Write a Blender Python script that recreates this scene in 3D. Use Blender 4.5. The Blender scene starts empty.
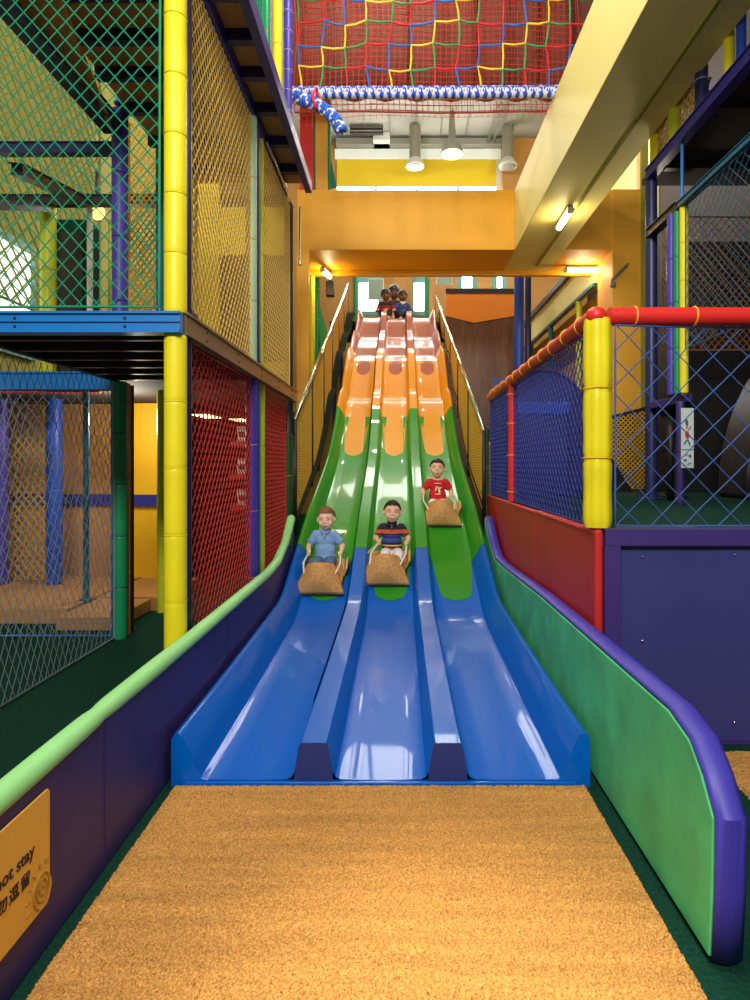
import bpy, bmesh, math, random
from mathutils import Vector, Matrix, noise
random.seed(7)
PI = math.pi
scene = bpy.context.scene
COL = scene.collection
HC = 1.3                      # eye height of the camera
def W(px, py, Y):             # a spot of the place read off the photograph at depth Y
    return Vector(((px - 400) / 600 * Y, Y, HC - (py - 465) / 600 * Y))

# ------------------------------------------------------------------ materials
def lin(c):
    return tuple((v / 12.92 if v <= .04045 else ((v + .055) / 1.055) ** 2.4) for v in [x / 255 for x in c])
def mat(name, rgb, rough=.5, spec=.5, coat=0., metal=0., var=.0, vscale=4., bump=0., bscale=60., emit=0., sheen=0., stretch=None):
    m = bpy.data.materials.new(name); m.use_nodes = True
    nt = m.node_tree; b = nt.nodes['Principled BSDF']
    c = lin(rgb)
    b.inputs['Base Color'].default_value = (*c, 1)
    b.inputs['Roughness'].default_value = rough
    b.inputs['Specular IOR Level'].default_value = spec
    b.inputs['Metallic'].default_value = metal
    b.inputs['Coat Weight'].default_value = coat
    b.inputs['Coat Roughness'].default_value = .035
    b.inputs['Sheen Weight'].default_value = sheen
    tc = nt.nodes.new('ShaderNodeTexCoord')
    src = tc.outputs['Object']
    if stretch:
        mp = nt.nodes.new('ShaderNodeMapping'); mp.inputs['Scale'].default_value = stretch
        nt.links.new(src, mp.inputs[0]); src = mp.outputs[0]
    if var:
        n = nt.nodes.new('ShaderNodeTexNoise'); n.inputs['Scale'].default_value = vscale; n.inputs['Detail'].default_value = 6
        nt.links.new(src, n.inputs['Vector'])
        r = nt.nodes.new('ShaderNodeValToRGB')
        r.color_ramp.elements[0].position = .3; r.color_ramp.elements[1].position = .7
        r.color_ramp.elements[0].color = (*[max(0, v * (1 - var)) for v in c], 1)
        r.color_ramp.elements[1].color = (*[min(1, v * (1 + var)) for v in c], 1)
        nt.links.new(n.outputs['Fac'], r.inputs[0]); nt.links.new(r.outputs[0], b.inputs['Base Color'])
    if bump:
        n2 = nt.nodes.new('ShaderNodeTexNoise'); n2.inputs['Scale'].default_value = bscale; n2.inputs['Detail'].default_value = 4
        bp = nt.nodes.new('ShaderNodeBump'); bp.inputs['Strength'].default_value = bump; bp.inputs['Distance'].default_value = .01
        nt.links.new(src, n2.inputs['Vector']); nt.links.new(n2.outputs['Fac'], bp.inputs['Height']); nt.links.new(bp.outputs[0], b.inputs['Normal'])
    if emit:
        b.inputs['Emission Color'].default_value = (*c, 1); b.inputs['Emission Strength'].default_value = emit
    return m
M = {}
def dm(k, *a, **kw): M[k] = mat(k, *a, **kw)
# soft padding vinyl
for k, c in dict(yellow_vinyl=(236, 222, 28), lime_vinyl=(190, 200, 40), green_vinyl=(20, 140, 88), dark_green_vinyl=(30, 80, 40), purple_vinyl=(78, 62, 170),
                 royal_vinyl=(40, 80, 190), red_vinyl=(222, 44, 38), pale_green_vinyl=(165, 200, 165), teal_vinyl=(20, 120, 130)).items():
    dm(k, c, rough=.42, spec=.4, var=.06, vscale=3, bump=.15, bscale=9)
dm('pad_violet', (60, 46, 116), rough=.5, var=.12, vscale=2.2, bump=.2, bscale=5)
dm('pad_cap_green', (150, 222, 140), rough=.5, var=.06, vscale=4, bump=.3, bscale=7)
dm('pad_face_green', (84, 204, 134), rough=.6, var=.22, vscale=5, bump=.25, bscale=6)
dm('pad_blue_violet', (66, 58, 172), rough=.5, var=.08, vscale=3, bump=.2, bscale=5)
dm('pad_red', (200, 44, 38), rough=.45, var=.06, vscale=3, bump=.2, bscale=4)
dm('board_navy', (56, 58, 120), rough=.5, var=.08, vscale=2)
dm('trim_violet', (62, 44, 116), rough=.5)
dm('coir', (196, 142, 66), rough=.95, spec=.1, var=.45, vscale=130, bump=.9, bscale=260)
dm('coir_sled', (214, 160, 98), rough=.95, spec=.1, var=.22, vscale=60, bump=.8, bscale=160)
dm('rubber', (22, 22, 26), rough=.7)
dm('carpet_green', (16, 58, 46), rough=.95, spec=.1, var=.35, vscale=90, bump=.5, bscale=200)
# fibreglass slide
for k, c in dict(slide_blue=(0, 96, 196), slide_green=(44, 146, 34), slide_yellow=(238, 160, 0), slide_brown=(168, 78, 24)).items():
    dm(k, c, rough=.36, spec=.12, coat=.34, bump=.03, bscale=4)
dm('cap_navy', (34, 52, 122), rough=.4)
dm('steel_blue', (14, 118, 196), rough=.35, spec=.6)
dm('steel_navy', (34, 40, 92), rough=.4)
dm('steel_indigo', (52, 50, 140), rough=.4)
dm('steel_teal', (24, 100, 130), rough=.35)
dm('steel_dark', (38, 34, 38), rough=.45)
dm('chrome', (210, 205, 190), rough=.2, metal=1.)
dm('brown_steel', (112, 88, 56), rough=.35, spec=.6)
dm('net_green', (12, 140, 100), rough=.7)
dm('net_gold', (226, 186, 96), rough=.7)
dm('net_red', (200, 50, 36), rough=.7)
dm('net_redfine', (214, 52, 24), rough=.7)
dm('net_umber', (150, 100, 56), rough=.7)
dm('net_darkred', (150, 44, 28), rough=.8)
dm('net_olive', (120, 124, 44), rough=.8)
dm('net_blue', (56, 92, 160), rough=.7)
dm('net_navy', (60, 70, 160), rough=.7)
dm('net_yellow', (224, 176, 54), rough=.7)
dm('net_pale', (120, 140, 160), rough=.7)
dm('rope_yellow', (246, 214, 60), rough=.7); dm('rope_green', (60, 160, 90), rough=.7)
dm('rope_red', (220, 36, 50), rough=.7); dm('rope_blue', (50, 110, 200), rough=.7)
dm('rope_white', (226, 222, 240), rough=.7); dm('rope_royal', (36, 84, 200), rough=.7); dm('rope_navy', (26, 34, 90), rough=.7)
dm('tie_orange', (240, 168, 40), rough=.5); dm('tie_white', (230, 230, 235), rough=.5)
dm('paint_gold', (240, 172, 24), rough=.5, var=.05, vscale=1.5)
dm('paint_cream', (240, 226, 140), rough=.6, var=.03, vscale=1)
dm('paint_column', (242, 180, 56), rough=.55, var=.04, vscale=1)
dm('paint_yellow', (240, 208, 30), rough=.6, var=.05, vscale=1)
dm('paint_deep_yellow', (246, 190, 20), rough=.6, var=.05, vscale=1.5)
dm('paint_umber', (120, 88, 44), rough=.7, var=.15, vscale=2)
dm('fabric_brown', (104, 54, 38), rough=.8, var=.2, vscale=3)
dm('paint_dark_green', (30, 38, 20), rough=.9, spec=.1)
dm('paint_black', (16, 16, 18), rough=.7)
dm('paint_olive', (150, 146, 56), rough=.7, var=.12, vscale=1.5)
dm('paint_tan', (190, 138, 74), rough=.7, var=.12, vscale=1.5)
dm('paint_grey', (150, 150, 140), rough=.7, var=.05, vscale=1)
dm('paint_pale', (226, 226, 214), rough=.7)
dm('paint_dark', (50, 40, 36), rough=.8, var=.1, vscale=2)
dm('paint_maroon', (120, 24, 30), rough=.7, var=.15, vscale=3)
dm('paint_navy', (44, 46, 110), rough=.4, var=.12, vscale=2)
dm('paint_orange', (244, 140, 30), rough=.5, var=.05, vscale=2)
dm('wood_dark', (110, 70, 44), rough=.35, spec=.6, var=.3, vscale=3, stretch=(6, 6, 1))
dm('panel_gold', (206, 154, 50), rough=.6, var=.15, vscale=3)
dm('sign_yellow', (250, 194, 78), rough=.45)
dm('ink', (34, 22, 20), rough=.6)
dm('ink_faint', (176, 132, 50), rough=.6)
dm('duct_grey', (136, 134, 120), rough=.35, metal=.3)
dm('duct_ring', (190, 190, 180), rough=.3)
dm('lamp_warm', (255, 214, 150), rough=.5, emit=6)
dm('lamp_amber', (255, 190, 90), rough=.5, emit=3.0)
dm('tube_light', (255, 238, 190), rough=.5, emit=14)
dm('window_glow', (255, 255, 250), rough=.5, emit=11)
dm('window_soft', (245, 250, 240), rough=.5, emit=1.3)
dm('window_teal', (110, 170, 170), rough=.5)
dm('curtain_window', (226, 232, 226), rough=.6, emit=.35)
dm('poster_paper', (200, 214, 206), rough=.6)
dm('poster_red', (200, 40, 40), rough=.6); dm('poster_blue', (60, 90, 160), rough=.6); dm('poster_orange', (226, 130, 60), rough=.6); dm('poster_green', (60, 110, 70), rough=.6)
dm('paper_grey', (150, 165, 150), rough=.7)
dm('screen_lit', (250, 235, 210), rough=.5, emit=1.5)

# ------------------------------------------------------------------ mesh builder
class MB:
    def __init__(s): s.bm = bmesh.new()
    def faces(s, vs, fs, flip=False):
        v = [s.bm.verts.new(p) for p in vs]
        for f in fs:
            try: s.bm.faces.new([v[i] for i in (reversed(f) if flip else f)])
            except ValueError: pass
        return s
    def box(s, x0, x1, y0, y1, z0, z1):
        return s.faces([(x0,y0,z0),(x1,y0,z0),(x1,y1,z0),(x0,y1,z0),(x0,y0,z1),(x1,y0,z1),(x1,y1,z1),(x0,y1,z1)],
                       [(3,2,1,0),(4,5,6,7),(0,1,5,4),(1,2,6,5),(2,3,7,6),(3,0,4,7)])
    def bar(s, a, b, w, h, up=(0, 0, 1)):          # rectangular bar from a to b
        a = Vector(a); b = Vector(b); d = (b - a).normalized()
        u = Vector(up)
        if abs(d.dot(u)) > .99: u = Vector((0, 1, 0))
        sx = d.cross(u).normalized() * w / 2; sz = sx.cross(d).normalized() * h / 2
        vs = [p + i * sx + j * sz for p in (a, b) for i, j in ((-1,-1),(1,-1),(1,1),(-1,1))]
        return s.faces(vs, [(0,1,2,3),(7,6,5,4),(0,4,5,1),(1,5,6,2),(2,6,7,3),(3,7,4,0)])
    def tube(s, pts, r, n=8, caps=True, closed=False):
        pts = [Vector(p) for p in pts]; k = len(pts)
        rs = r if isinstance(r, (list, tuple)) else [r] * k
        rings = []; prev = None
        for i, p in enumerate(pts):
            if closed: d = pts[(i + 1) % k] - pts[i - 1]
            else: d = pts[min(i + 1, k - 1)] - pts[max(i - 1, 0)]
            d = d.normalized() if d.length > 1e-9 else Vector((0, 0, 1))
            if prev is None:
                u = d.orthogonal().normalized()
                if abs(d.z) < .9: u = d.cross(Vector((0, 0, 1))).normalized()
            else:
                u = prev - d * prev.dot(d)
                u = u.normalized() if u.length > 1e-6 else d.orthogonal().normalized()
            prev = u; w = d.cross(u)
            rings.append([s.bm.verts.new(p + rs[i] * (math.cos(2*PI*j/n) * u + math.sin(2*PI*j/n) * w)) for j in range(n)])
        m = k if closed else k - 1
        for i in range(m):
            A, B = rings[i], rings[(i + 1) % k]
            for j in range(n):
                s.bm.faces.new((A[j], A[(j+1) % n], B[(j+1) % n], B[j]))
        if caps and not closed:
            s.bm.faces.new(list(reversed(rings[0]))); s.bm.faces.new(rings[-1])
        return s
    def strand(s, a, b, r, n=4):                    # cheap thin cord
        d = (b - a)
        if d.length < 1e-5: return s
        d.normalize(); u = d.orthogonal().normalized(); w = d.cross(u)
        R = [[s.bm.verts.new(p + r * (math.cos(2*PI*j/n) * u + math.sin(2*PI*j/n) * w)) for j in range(n)] for p in (a, b)]
        for j in range(n): s.bm.faces.new((R[0][j], R[0][(j+1) % n], R[1][(j+1) % n], R[1][j]))
        return s
    def ball(s, c, r, seg=12, rot=None):
        r = r if isinstance(r, (tuple, list)) else (r, r, r)
        mt = Matrix.Translation(Vector(c)) @ (rot.to_4x4() if rot else Matrix()) @ Matrix.Diagonal((*r, 1))
        bmesh.ops.create_uvsphere(s.bm, u_segments=seg, v_segments=max(6, seg * 2 // 3), radius=1, matrix=mt); return s
    def lathe(s, prof, c=(0, 0, 0), n=20, axis='Z'):
        rings = []
        for r, z in prof:
            ring = []
            for j in range(n):
                a = 2*PI*j/n; x, y = r * math.cos(a), r * math.sin(a)
                p = (x, y, z) if axis == 'Z' else ((x, -z, y) if axis == 'Y' else (z, x, y))
                ring.append(s.bm.verts.new(Vector(p) + Vector(c)))
            rings.append(ring)
        for A, B in zip(rings, rings[1:]):
            for j in range(n): s.bm.faces.new((A[j], A[(j+1) % n], B[(j+1) % n], B[j]))
        s.bm.faces.new(list(reversed(rings[0]))); s.bm.faces.new(rings[-1]); return s
    def prism(s, poly, off):                        # planar 3-D polygon pushed by vector off
        off = Vector(off); n = len(poly)
        a = [s.bm.verts.new(Vector(p)) for p in poly]; b = [s.bm.verts.new(Vector(p) + off) for p in poly]
        s.bm.faces.new(a); s.bm.faces.new(list(reversed(b)))
        for i in range(n): s.bm.faces.new((a[i], b[i], b[(i+1) % n], a[(i+1) % n]))
        return s
    def grid(s, f, nu, nv, closed_u=False):
        g = [[s.bm.verts.new(f(i, j)) for j in range(nv)] for i in range(nu)]
        for i in range(nu if closed_u else nu - 1):
            for j in range(nv - 1):
                s.bm.faces.new((g[i][j], g[(i+1) % nu][j], g[(i+1) % nu][j+1], g[i][j+1]))
        return g

def wloc(o):
    v = Vector((0, 0, 0))
    while o is not None: v = v + o.location; o = o.parent
    return v
def put(name, mb, m, parent=None, smooth=False, bevel=0., seg=2, origin=None, normals=True, solid=0.):
    """one mesh object; its vertices are given in world space"""
    bm = mb.bm
    if normals: bmesh.ops.recalc_face_normals(bm, faces=bm.faces)
    vs = [v.co for v in bm.verts]
    if origin is None:
        lo = Vector([min(v[i] for v in vs) for i in range(3)]); hi = Vector([max(v[i] for v in vs) for i in range(3)])
        origin = Vector(((lo.x + hi.x) / 2, (lo.y + hi.y) / 2, lo.z)) if parent is None else (lo + hi) / 2
    origin = Vector(origin)
    bmesh.ops.translate(bm, verts=bm.verts, vec=-origin)
    me = bpy.data.meshes.new(name); bm.to_mesh(me); bm.free()
    me.materials.append(M[m] if isinstance(m, str) else m)
    if smooth:
        me.shade_smooth()
        if smooth != True: me.set_sharp_from_angle(angle=math.radians(smooth))
    o = bpy.data.objects.new(name, me); COL.objects.link(o)
    o.parent = parent
    o.location = origin - (wloc(parent) if parent else Vector((0, 0, 0)))
    if solid:
        sm = o.modifiers.new('thickness', 'SOLIDIFY'); sm.thickness = solid; sm.offset = -1
    if bevel:
        b = o.modifiers.new('bevel', 'BEVEL'); b.width = bevel; b.segments = seg; b.limit_method = 'ANGLE'
        me.shade_smooth(); b.harden_normals = True
    return o
def tag(o, label=None, cat=None, group=None, kind=None):
    if label: o['label'] = label
    if cat: o['category'] = cat
    if group: o['group'] = group
    if kind: o['kind'] = kind
    return o
def thing(name, label, cat, loc=(0, 0, 0), group=None):
    o = bpy.data.objects.new(name, None); COL.objects.link(o); o.location = loc; o.empty_display_size = .1
    return tag(o, label, cat, group)
def struct(name, mb, m, **kw):
    return tag(put(name, mb, m, **kw), kind='structure')
def copy_tree(o, parent=None):
    c = o.copy(); COL.objects.link(c); c.parent = parent
    for ch in [x for x in COL.objects if x.parent == o]: copy_tree(ch, c)
    return c

# ------------------------------------------------------------------ nets
def net_lines(poly, cw, ch, mode='diamond', off=(0, 0)):
    """segments of a diamond (or square) net clipped to a 2-D polygon"""
    us = [p[0] for p in poly]; vs = [p[1] for p in poly]
    u0, u1, v0, v1 = min(us), max(us), min(vs), max(vs)
    raw = []
    if mode == 'diamond':
        k0 = int(math.floor(u0 / cw + v0 / ch)) - 1; k1 = int(math.ceil(u1 / cw + v1 / ch)) + 1
        for k in range(k0, k1 + 1):                     # u/cw + v/ch = k
            raw.append(((k - (v0 - .01) / ch) * cw, v0 - .01, (k - (v1 + .01) / ch) * cw, v1 + .01))
        k0 = int(math.floor(u0 / cw - v1 / ch)) - 1; k1 = int(math.ceil(u1 / cw - v0 / ch)) + 1
        for k in range(k0, k1 + 1):
            raw.append(((k + (v0 - .01) / ch) * cw, v0 - .01, (k + (v1 + .01) / ch) * cw, v1 + .01))
    else:
        k = math.ceil(u0 / cw)
        while k * cw <= u1: raw.append((k * cw + 1e-5, v0 - .01, k * cw + 2e-5, v1 + .01)); k += 1
        k = math.ceil(v0 / ch)
        while k * ch <= v1: raw.append((u0 - .01, k * ch + 1e-5, u1 + .01, k * ch + 2e-5)); k += 1
    out = []; n = len(poly)
    def inside(x, y):
        c = False
        for i in range(n):
            x1, y1 = poly[i]; x2, y2 = poly[(i+1) % n]
            if (y1 > y) != (y2 > y) and x < (x2 - x1) * (y - y1) / (y2 - y1) + x1: c = not c
        return c
    for ax, ay, bx, by in raw:
        ts = [0., 1.]; dx, dy = bx - ax, by - ay
        for i in range(n):
            x1, y1 = poly[i]; x2, y2 = poly[(i+1) % n]; ex, ey = x2 - x1, y2 - y1
            den = dx * ey - dy * ex
            if abs(den) < 1e-12: continue
            t = ((x1 - ax) * ey - (y1 - ay) * ex) / den; w = ((x1 - ax) * dy - (y1 - ay) * dx) / den
            if 0 <= w <= 1 and 0 < t < 1: ts.append(t)
        ts.sort()
        for t0, t1 in zip(ts, ts[1:]):
            if t1 - t0 < 1e-6: continue
            tm = (t0 + t1) / 2
            if inside(ax + dx * tm, ay + dy * tm): out.append((ax + dx*t0, ay + dy*t0, ax + dx*t1, ay + dy*t1))
    return out
def net_mesh(o3, ud, vd, poly, cw, ch, r, mode='diamond', n=4, seg=0, sag=None):
    """net in the plane o3 + u*ud + v*vd; poly in (u, v); sag = function(u,v)->offset vector"""
    o3, ud, vd = Vector(o3), Vector(ud), Vector(vd)
    mb = MB()
    def P(u, v):
        p = o3 + ud * u + vd * v
        return p + sag(u, v) if sag else p
    for u0, v0, u1, v1 in net_lines(poly, cw, ch, mode):
        if seg:
            L = math.hypot(u1 - u0, v1 - v0); k = max(1, int(L / seg))
            mb.tube([P(u0 + (u1-u0)*i/k, v0 + (v1-v0)*i/k) for i in range(k+1)], r, n=n, caps=False)
        else:
            mb.strand(P(u0, v0), P(u1, v1), r, n)
    return mb
def safety_net(label, o3, ud, vd, poly, cw, ch, r, m, border=.008, group=None, n=4, seg=0, sag=None, mode='diamond', name='safety_net', cat='net', base=None, bm_=None):
    o3v, udv, vdv = Vector(o3), Vector(ud), Vector(vd)
    t = thing(name, label, cat, base or (o3v + udv * poly[0][0] + vdv * poly[0][1]), group)
    put('mesh', net_mesh(o3, ud, vd, poly, cw, ch, r, mode, n, seg, sag), m, t, normals=False)
    if border:
        pts = []
        for i in range(len(poly)):
            a, b = poly[i], poly[(i+1) % len(poly)]
            k = 8 if sag else 1
            for j in range(k):
                u = a[0] + (b[0]-a[0])*j/k; v = a[1] + (b[1]-a[1])*j/k
                p = o3v + udv*u + vdv*v
                pts.append(p + sag(u, v) if sag else p)
        put('border_rope', MB().tube(pts, border, n=6, closed=True), bm_ or m, t, smooth=True)
    return t
# ------------------------------------------------------------------ padded posts and steel posts
_sleeves = {}
def padded_post(x, y, z0, z1, r, m, label, seg=.3, tie='tie_orange', group=None, name='padded_post', bow=.0):
    t = thing(name, label, 'post', (x, y, z0), group)
    put('pole', MB().lathe([(r*.45, z0), (r*.45, z1)], (x, y, 0), 12), 'steel_dark', t, smooth=40)
    n = max(1, round((z1 - z0) / seg)); h = (z1 - z0) / n
    proto = None; key = (round(r, 4), round(h, 4), m)
    for i in range(n):
        c = Vector((x, y, z0 + i * h))
        if key in _sleeves:
            o = _sleeves[key].copy(); COL.objects.link(o); o.parent = t; o.location = c + Vector((0, 0, h/2)) - t.location
        else:
            mb = MB().lathe([(r*.955, .001), (r*.99, .004), (r, .02), (r, h*.5), (r, h - .02), (r*.99, h - .004), (r*.955, h - .001)], c, 24)
            o = put('foam_sleeve', mb, m, t, smooth=50, origin=c + Vector((0, 0, h/2))); _sleeves[key] = o
    if tie:
        for i in range(1, n):
            a = [Vector((x + (r+.001)*math.cos(q*PI/8), y + (r+.001)*math.sin(q*PI/8), z0 + i*h)) for q in range(16)]
            put('seam_tie', MB().tube(a, .0022, n=4, closed=True), m if tie is True else tie, t, smooth=True)
    return t
def beam_thing(label, a, b, w, h, m, name='steel_beam', cat='beam', flange=True, bolts=0, group=None):
    """C-channel beam: web with two lips, end plates"""
    a = Vector(a); b = Vector(b); t = thing(name, label, cat, a, group)
    d = (b - a).normalized(); up = Vector((0, 0, 1))
    if abs(d.z) > .9: up = Vector((0, 1, 0))
    sx = d.cross(up).normalized(); sz = sx.cross(d).normalized()
    put('web', MB().bar(a, b, w, h), m, t, bevel=.003)
    if flange:
        mb = MB()
        for q in (-1, 1):
            mb.bar(a + sz*q*(h/2), b + sz*q*(h/2), w*1.5, h*.12)
        put('flange', mb, m, t)
    for i in range(bolts):
        p = a.lerp(b, (i + .5) / bolts)
        for q in (-1, 1):
            for zz in (-.22, .22):
                put('bolt', MB().ball(p + sx*q*(w/2+.002) + sz*h*zz, .007, 8), 'steel_dark', t, smooth=True)
    return t
# ================================================================== SLIDE
PROF = [(2.43,.025),(3.0,.035),(3.8,.06),(4.4,.085),(4.6,.103),(4.75,.14),(4.86,.182),(5.1,.285),(5.44,.43),(6.0,.67),(6.6,.88),(7.2,1.085),(7.6,1.24),(8.0,1.44),(8.5,1.76),(8.9,2.08),
        (9.15,2.24),(9.3,2.29),(9.5,2.34),(9.6,2.40),(9.9,2.67),(10.4,3.06),(10.6,3.17),(10.75,3.21),(10.95,3.25),(11.1,3.33),(11.4,3.53),(11.8,3.73),(12.0,3.80),(12.25,3.86),(12.4,3.94),(12.6,4.10),(13.0,4.42),(13.3,4.55),(13.7,4.58)]
def zs(Y):
    Pn = PROF
    if Y <= Pn[0][0]: return Pn[0][1]
    for i in range(len(Pn) - 1):
        if Y <= Pn[i+1][0]:
            def sl(j):
                if j == 0: return (Pn[1][1]-Pn[0][1])/(Pn[1][0]-Pn[0][0])
                if j == len(Pn)-1: return 0.
                return (Pn[j+1][1]-Pn[j-1][1])/(Pn[j+1][0]-Pn[j-1][0])
            x0, y0 = Pn[i]; x1, y1 = Pn[i+1]; h = x1-x0; t = (Y-x0)/h
            return (2*t**3-3*t**2+1)*y0 + (t**3-2*t**2+t)*h*sl(i) + (-2*t**3+3*t**2)*y1 + (t**3-t**2)*h*sl(i+1)
    return Pn[-1][1]
def slope(Y): return (zs(Y+.02)-zs(Y-.02))/.04
def Yrow(py):                 # depth at which the lane floor meets a given height of view
    Y = 2.43
    while Y < 13.6 and 465 - (zs(Y) - HC) / Y * 600 > py: Y += .005
    return Y
SX = -.078; PITCH = .544
LANES = [SX - PITCH, SX, SX + PITCH]
DH = .15
def cross():
    """outline (x, height) of the three-lane trough from the left skirt to the right skirt"""
    pts = [(-.925-SX, .0), (-.925-SX, .165), (-.915-SX, .183), (-.897-SX, .19), (-.883-SX, .182)]
    out = [(x + 0, h) for x, h in pts]
    lane = [(-.195, .035), (-.183, .012), (-.16, .002), (-.08, 0), (0, -.001), (.08, 0), (.16, .002), (.183, .012), (.195, .035)]
    for k in range(3):
        c = (k-1)*PITCH
        out += [(c+x, h) for x, h in lane]
        if k < 2:
            d = c + PITCH/2
            out += [(d-.060, DH-.012), (d-.050, DH), (d+.050, DH), (d+.060, DH-.012)]
    out += [(-x, h) for x, h in reversed(pts)]
    return [(SX + x, h) for x, h in out]
CR = cross()
slide = thing('wave_slide', 'long three-lane wavy slide, brown, yellow, green then blue, ending at the landing mat', 'slide', (SX, 2.43, 0))
def nrm(Y):
    s = slope(Y); l = math.hypot(1, s); return Vector((0, -s/l, 1/l))
def section(name, m, Y0, Y1, tongue=None, lift=0., label=None):
    mb = MB(); n = max(8, int((Y1-Y0)/.035))
    def f(i, j):
        Y = Y0 + (Y1-Y0)*j/(n-1); x, h = CR[i]
        base = Vector((x, Y, zs(Y)))
        if (i == 0 or i == len(CR)-1): return Vector((x, Y, max(0., zs(Y) - .22 if Y > 5 else 0)))
        return base + nrm(Y)*(h + lift)
    mb.grid(f, len(CR), n)
    if tongue:                                  # a rounded lip lying over the next section down each lane
        for c in LANES:
            nu = 21
            def L(u):
                a = abs(u)
                if a < .62: return 1 - .10*(a/.62)**2
                t = (a-.62)/.38; return .90*(1 - t*t*(3-2*t))**1.0
            nv = 12
            def g(i, j):
                u = -1 + 2*i/(nu-1)
                Y = Y0 + .03 - (tongue*L(u) + .03)*j/(nv-1)
                xx = u*.190; h = .004 + (.03*max(0, (abs(u)-.86)/.14)**2)
                return Vector((c+xx, Y, zs(Y))) + nrm(Y)*h
            gg = mb.grid(g, nu, nv)
            edge = [gg[i][-1] for i in range(nu)]
            low = [mb.bm.verts.new(v.co - nrm(v.co.y)*.006) for v in edge]
            for i in range(nu-1): mb.bm.faces.new((edge[i], edge[i+1], low[i+1], low[i]))
    bmesh.ops.recalc_face_normals(mb.bm, faces=mb.bm.faces)
    o = put(name, mb, m, slide, smooth=38)
    if label: o['label'] = label
    return o
Yb0 = 5.42; Yg1 = Yrow(417) ; Yy1 = Yrow(356)
section('blue_run', 'slide_blue', 2.43, Yb0, label='blue bottom run of the three lanes')
section('green_run', 'slide_green', Yb0-.0, Yg1, tongue=Yb0 - Yrow(601), lift=.003, label='green run of the three lanes')
section('yellow_run', 'slide_yellow', Yg1, Yy1, tongue=Yg1 - Yrow(456), lift=.003, label='yellow run of the three lanes')
section('brown_run', 'slide_brown', Yy1, 13.7, tongue=Yy1 - Yrow(375), lift=.003, label='glossy brown top run of the three lanes')
# closed lower ends of the two ridges and of the two outer walls
for d in (SX-PITCH/2, SX+PITCH/2):
    z = .025
    e = put('ridge_end_cap', MB().prism([(d-.078,2.425,0),(d+.078,2.425,0),(d+.078,2.425,.05),(d+.060,2.425,z+DH-.012),(d+.05,2.425,z+DH-.002),(d-.05,2.425,z+DH-.002),(d-.060,2.425,z+DH-.012),(d-.078,2.425,.05)], (0,.01,0)), 'cap_navy', slide)
    e['label'] = 'dark blue end face of a ridge between lanes'
for s in (-1, 1):
    X = lambda v: SX + s*v
    put('side_end_cap', MB().prism([(X(.70),2.425,0),(X(.847),2.425,0),(X(.847),2.425,.188),(X(.837),2.425,.207),(X(.819),2.425,.213),(X(.805),2.425,.205),(X(.739),2.425,.06),(X(.725),2.425,.034),(X(.70),2.425,.026)], (0,.01,0)), 'slide_blue', slide)
put('end_lip', MB().box(SX-.79, SX+.79, 2.415, 2.44, .0, .022), 'slide_blue', slide, bevel=.004)
# dark strip: shade on the left ridge's left face, put into its colour
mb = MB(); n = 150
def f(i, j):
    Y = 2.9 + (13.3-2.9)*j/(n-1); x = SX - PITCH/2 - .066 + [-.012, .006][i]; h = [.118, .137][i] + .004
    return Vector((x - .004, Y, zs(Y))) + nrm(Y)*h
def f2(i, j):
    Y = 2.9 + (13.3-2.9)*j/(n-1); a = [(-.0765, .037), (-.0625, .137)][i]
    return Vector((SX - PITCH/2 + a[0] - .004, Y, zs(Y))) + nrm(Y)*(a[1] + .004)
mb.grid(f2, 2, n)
o = put('ridge_shade', mb, 'rubber', slide); o['label'] = 'dark strip standing for shade on the ridge face beside the left lane'
# steel stringers and trestle legs below the raised part
for xs in (-.86, .70):
    pts = [(xs, Y, zs(Y)-.30) for Y in [6.2 + .3*i for i in range(25)]]
    put('stringer', MB().tube(pts, .035, n=6), 'steel_dark', slide, smooth=True)
    for Y in (7.2, 9.2, 11.2, 13.2):
        put('trestle_leg', MB().tube([(xs, Y, 0), (xs, Y, zs(Y)-.27)], .03, n=8), 'steel_dark', slide, smooth=True)
# top platform behind the slide
t = thing('start_platform', 'raised start platform at the very top of the slide', 'platform', (SX, 14.2, 0))
put('deck', MB().box(-1.6, 1.6, 13.62, 15.4, 4.44, 4.56), 'carpet_green', t, bevel=.005)
for x in (-1.5, 1.5):
    for y in (13.72, 15.3): put('leg', MB().tube([(x, y, 0), (x, y, 4.44)], .05, n=10), 'steel_indigo', t, smooth=True)

# ================================================================== LOW PADDED WALLS BY THE RUN-OUT
def padded_wall(label, x_in, x_out, prof, face_m, cap_m, body_m, cap_h=.0, name='padded_wall'):
    """prof: (Y, z) top line from near to far. Body with a rounded cap; the face pad is on the slide side."""
    s = 1 if x_out > x_in else -1
    t = thing(name, label, 'padded wall', ((x_in+x_out)/2, prof[0][0], 0))
    return t, s
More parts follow.
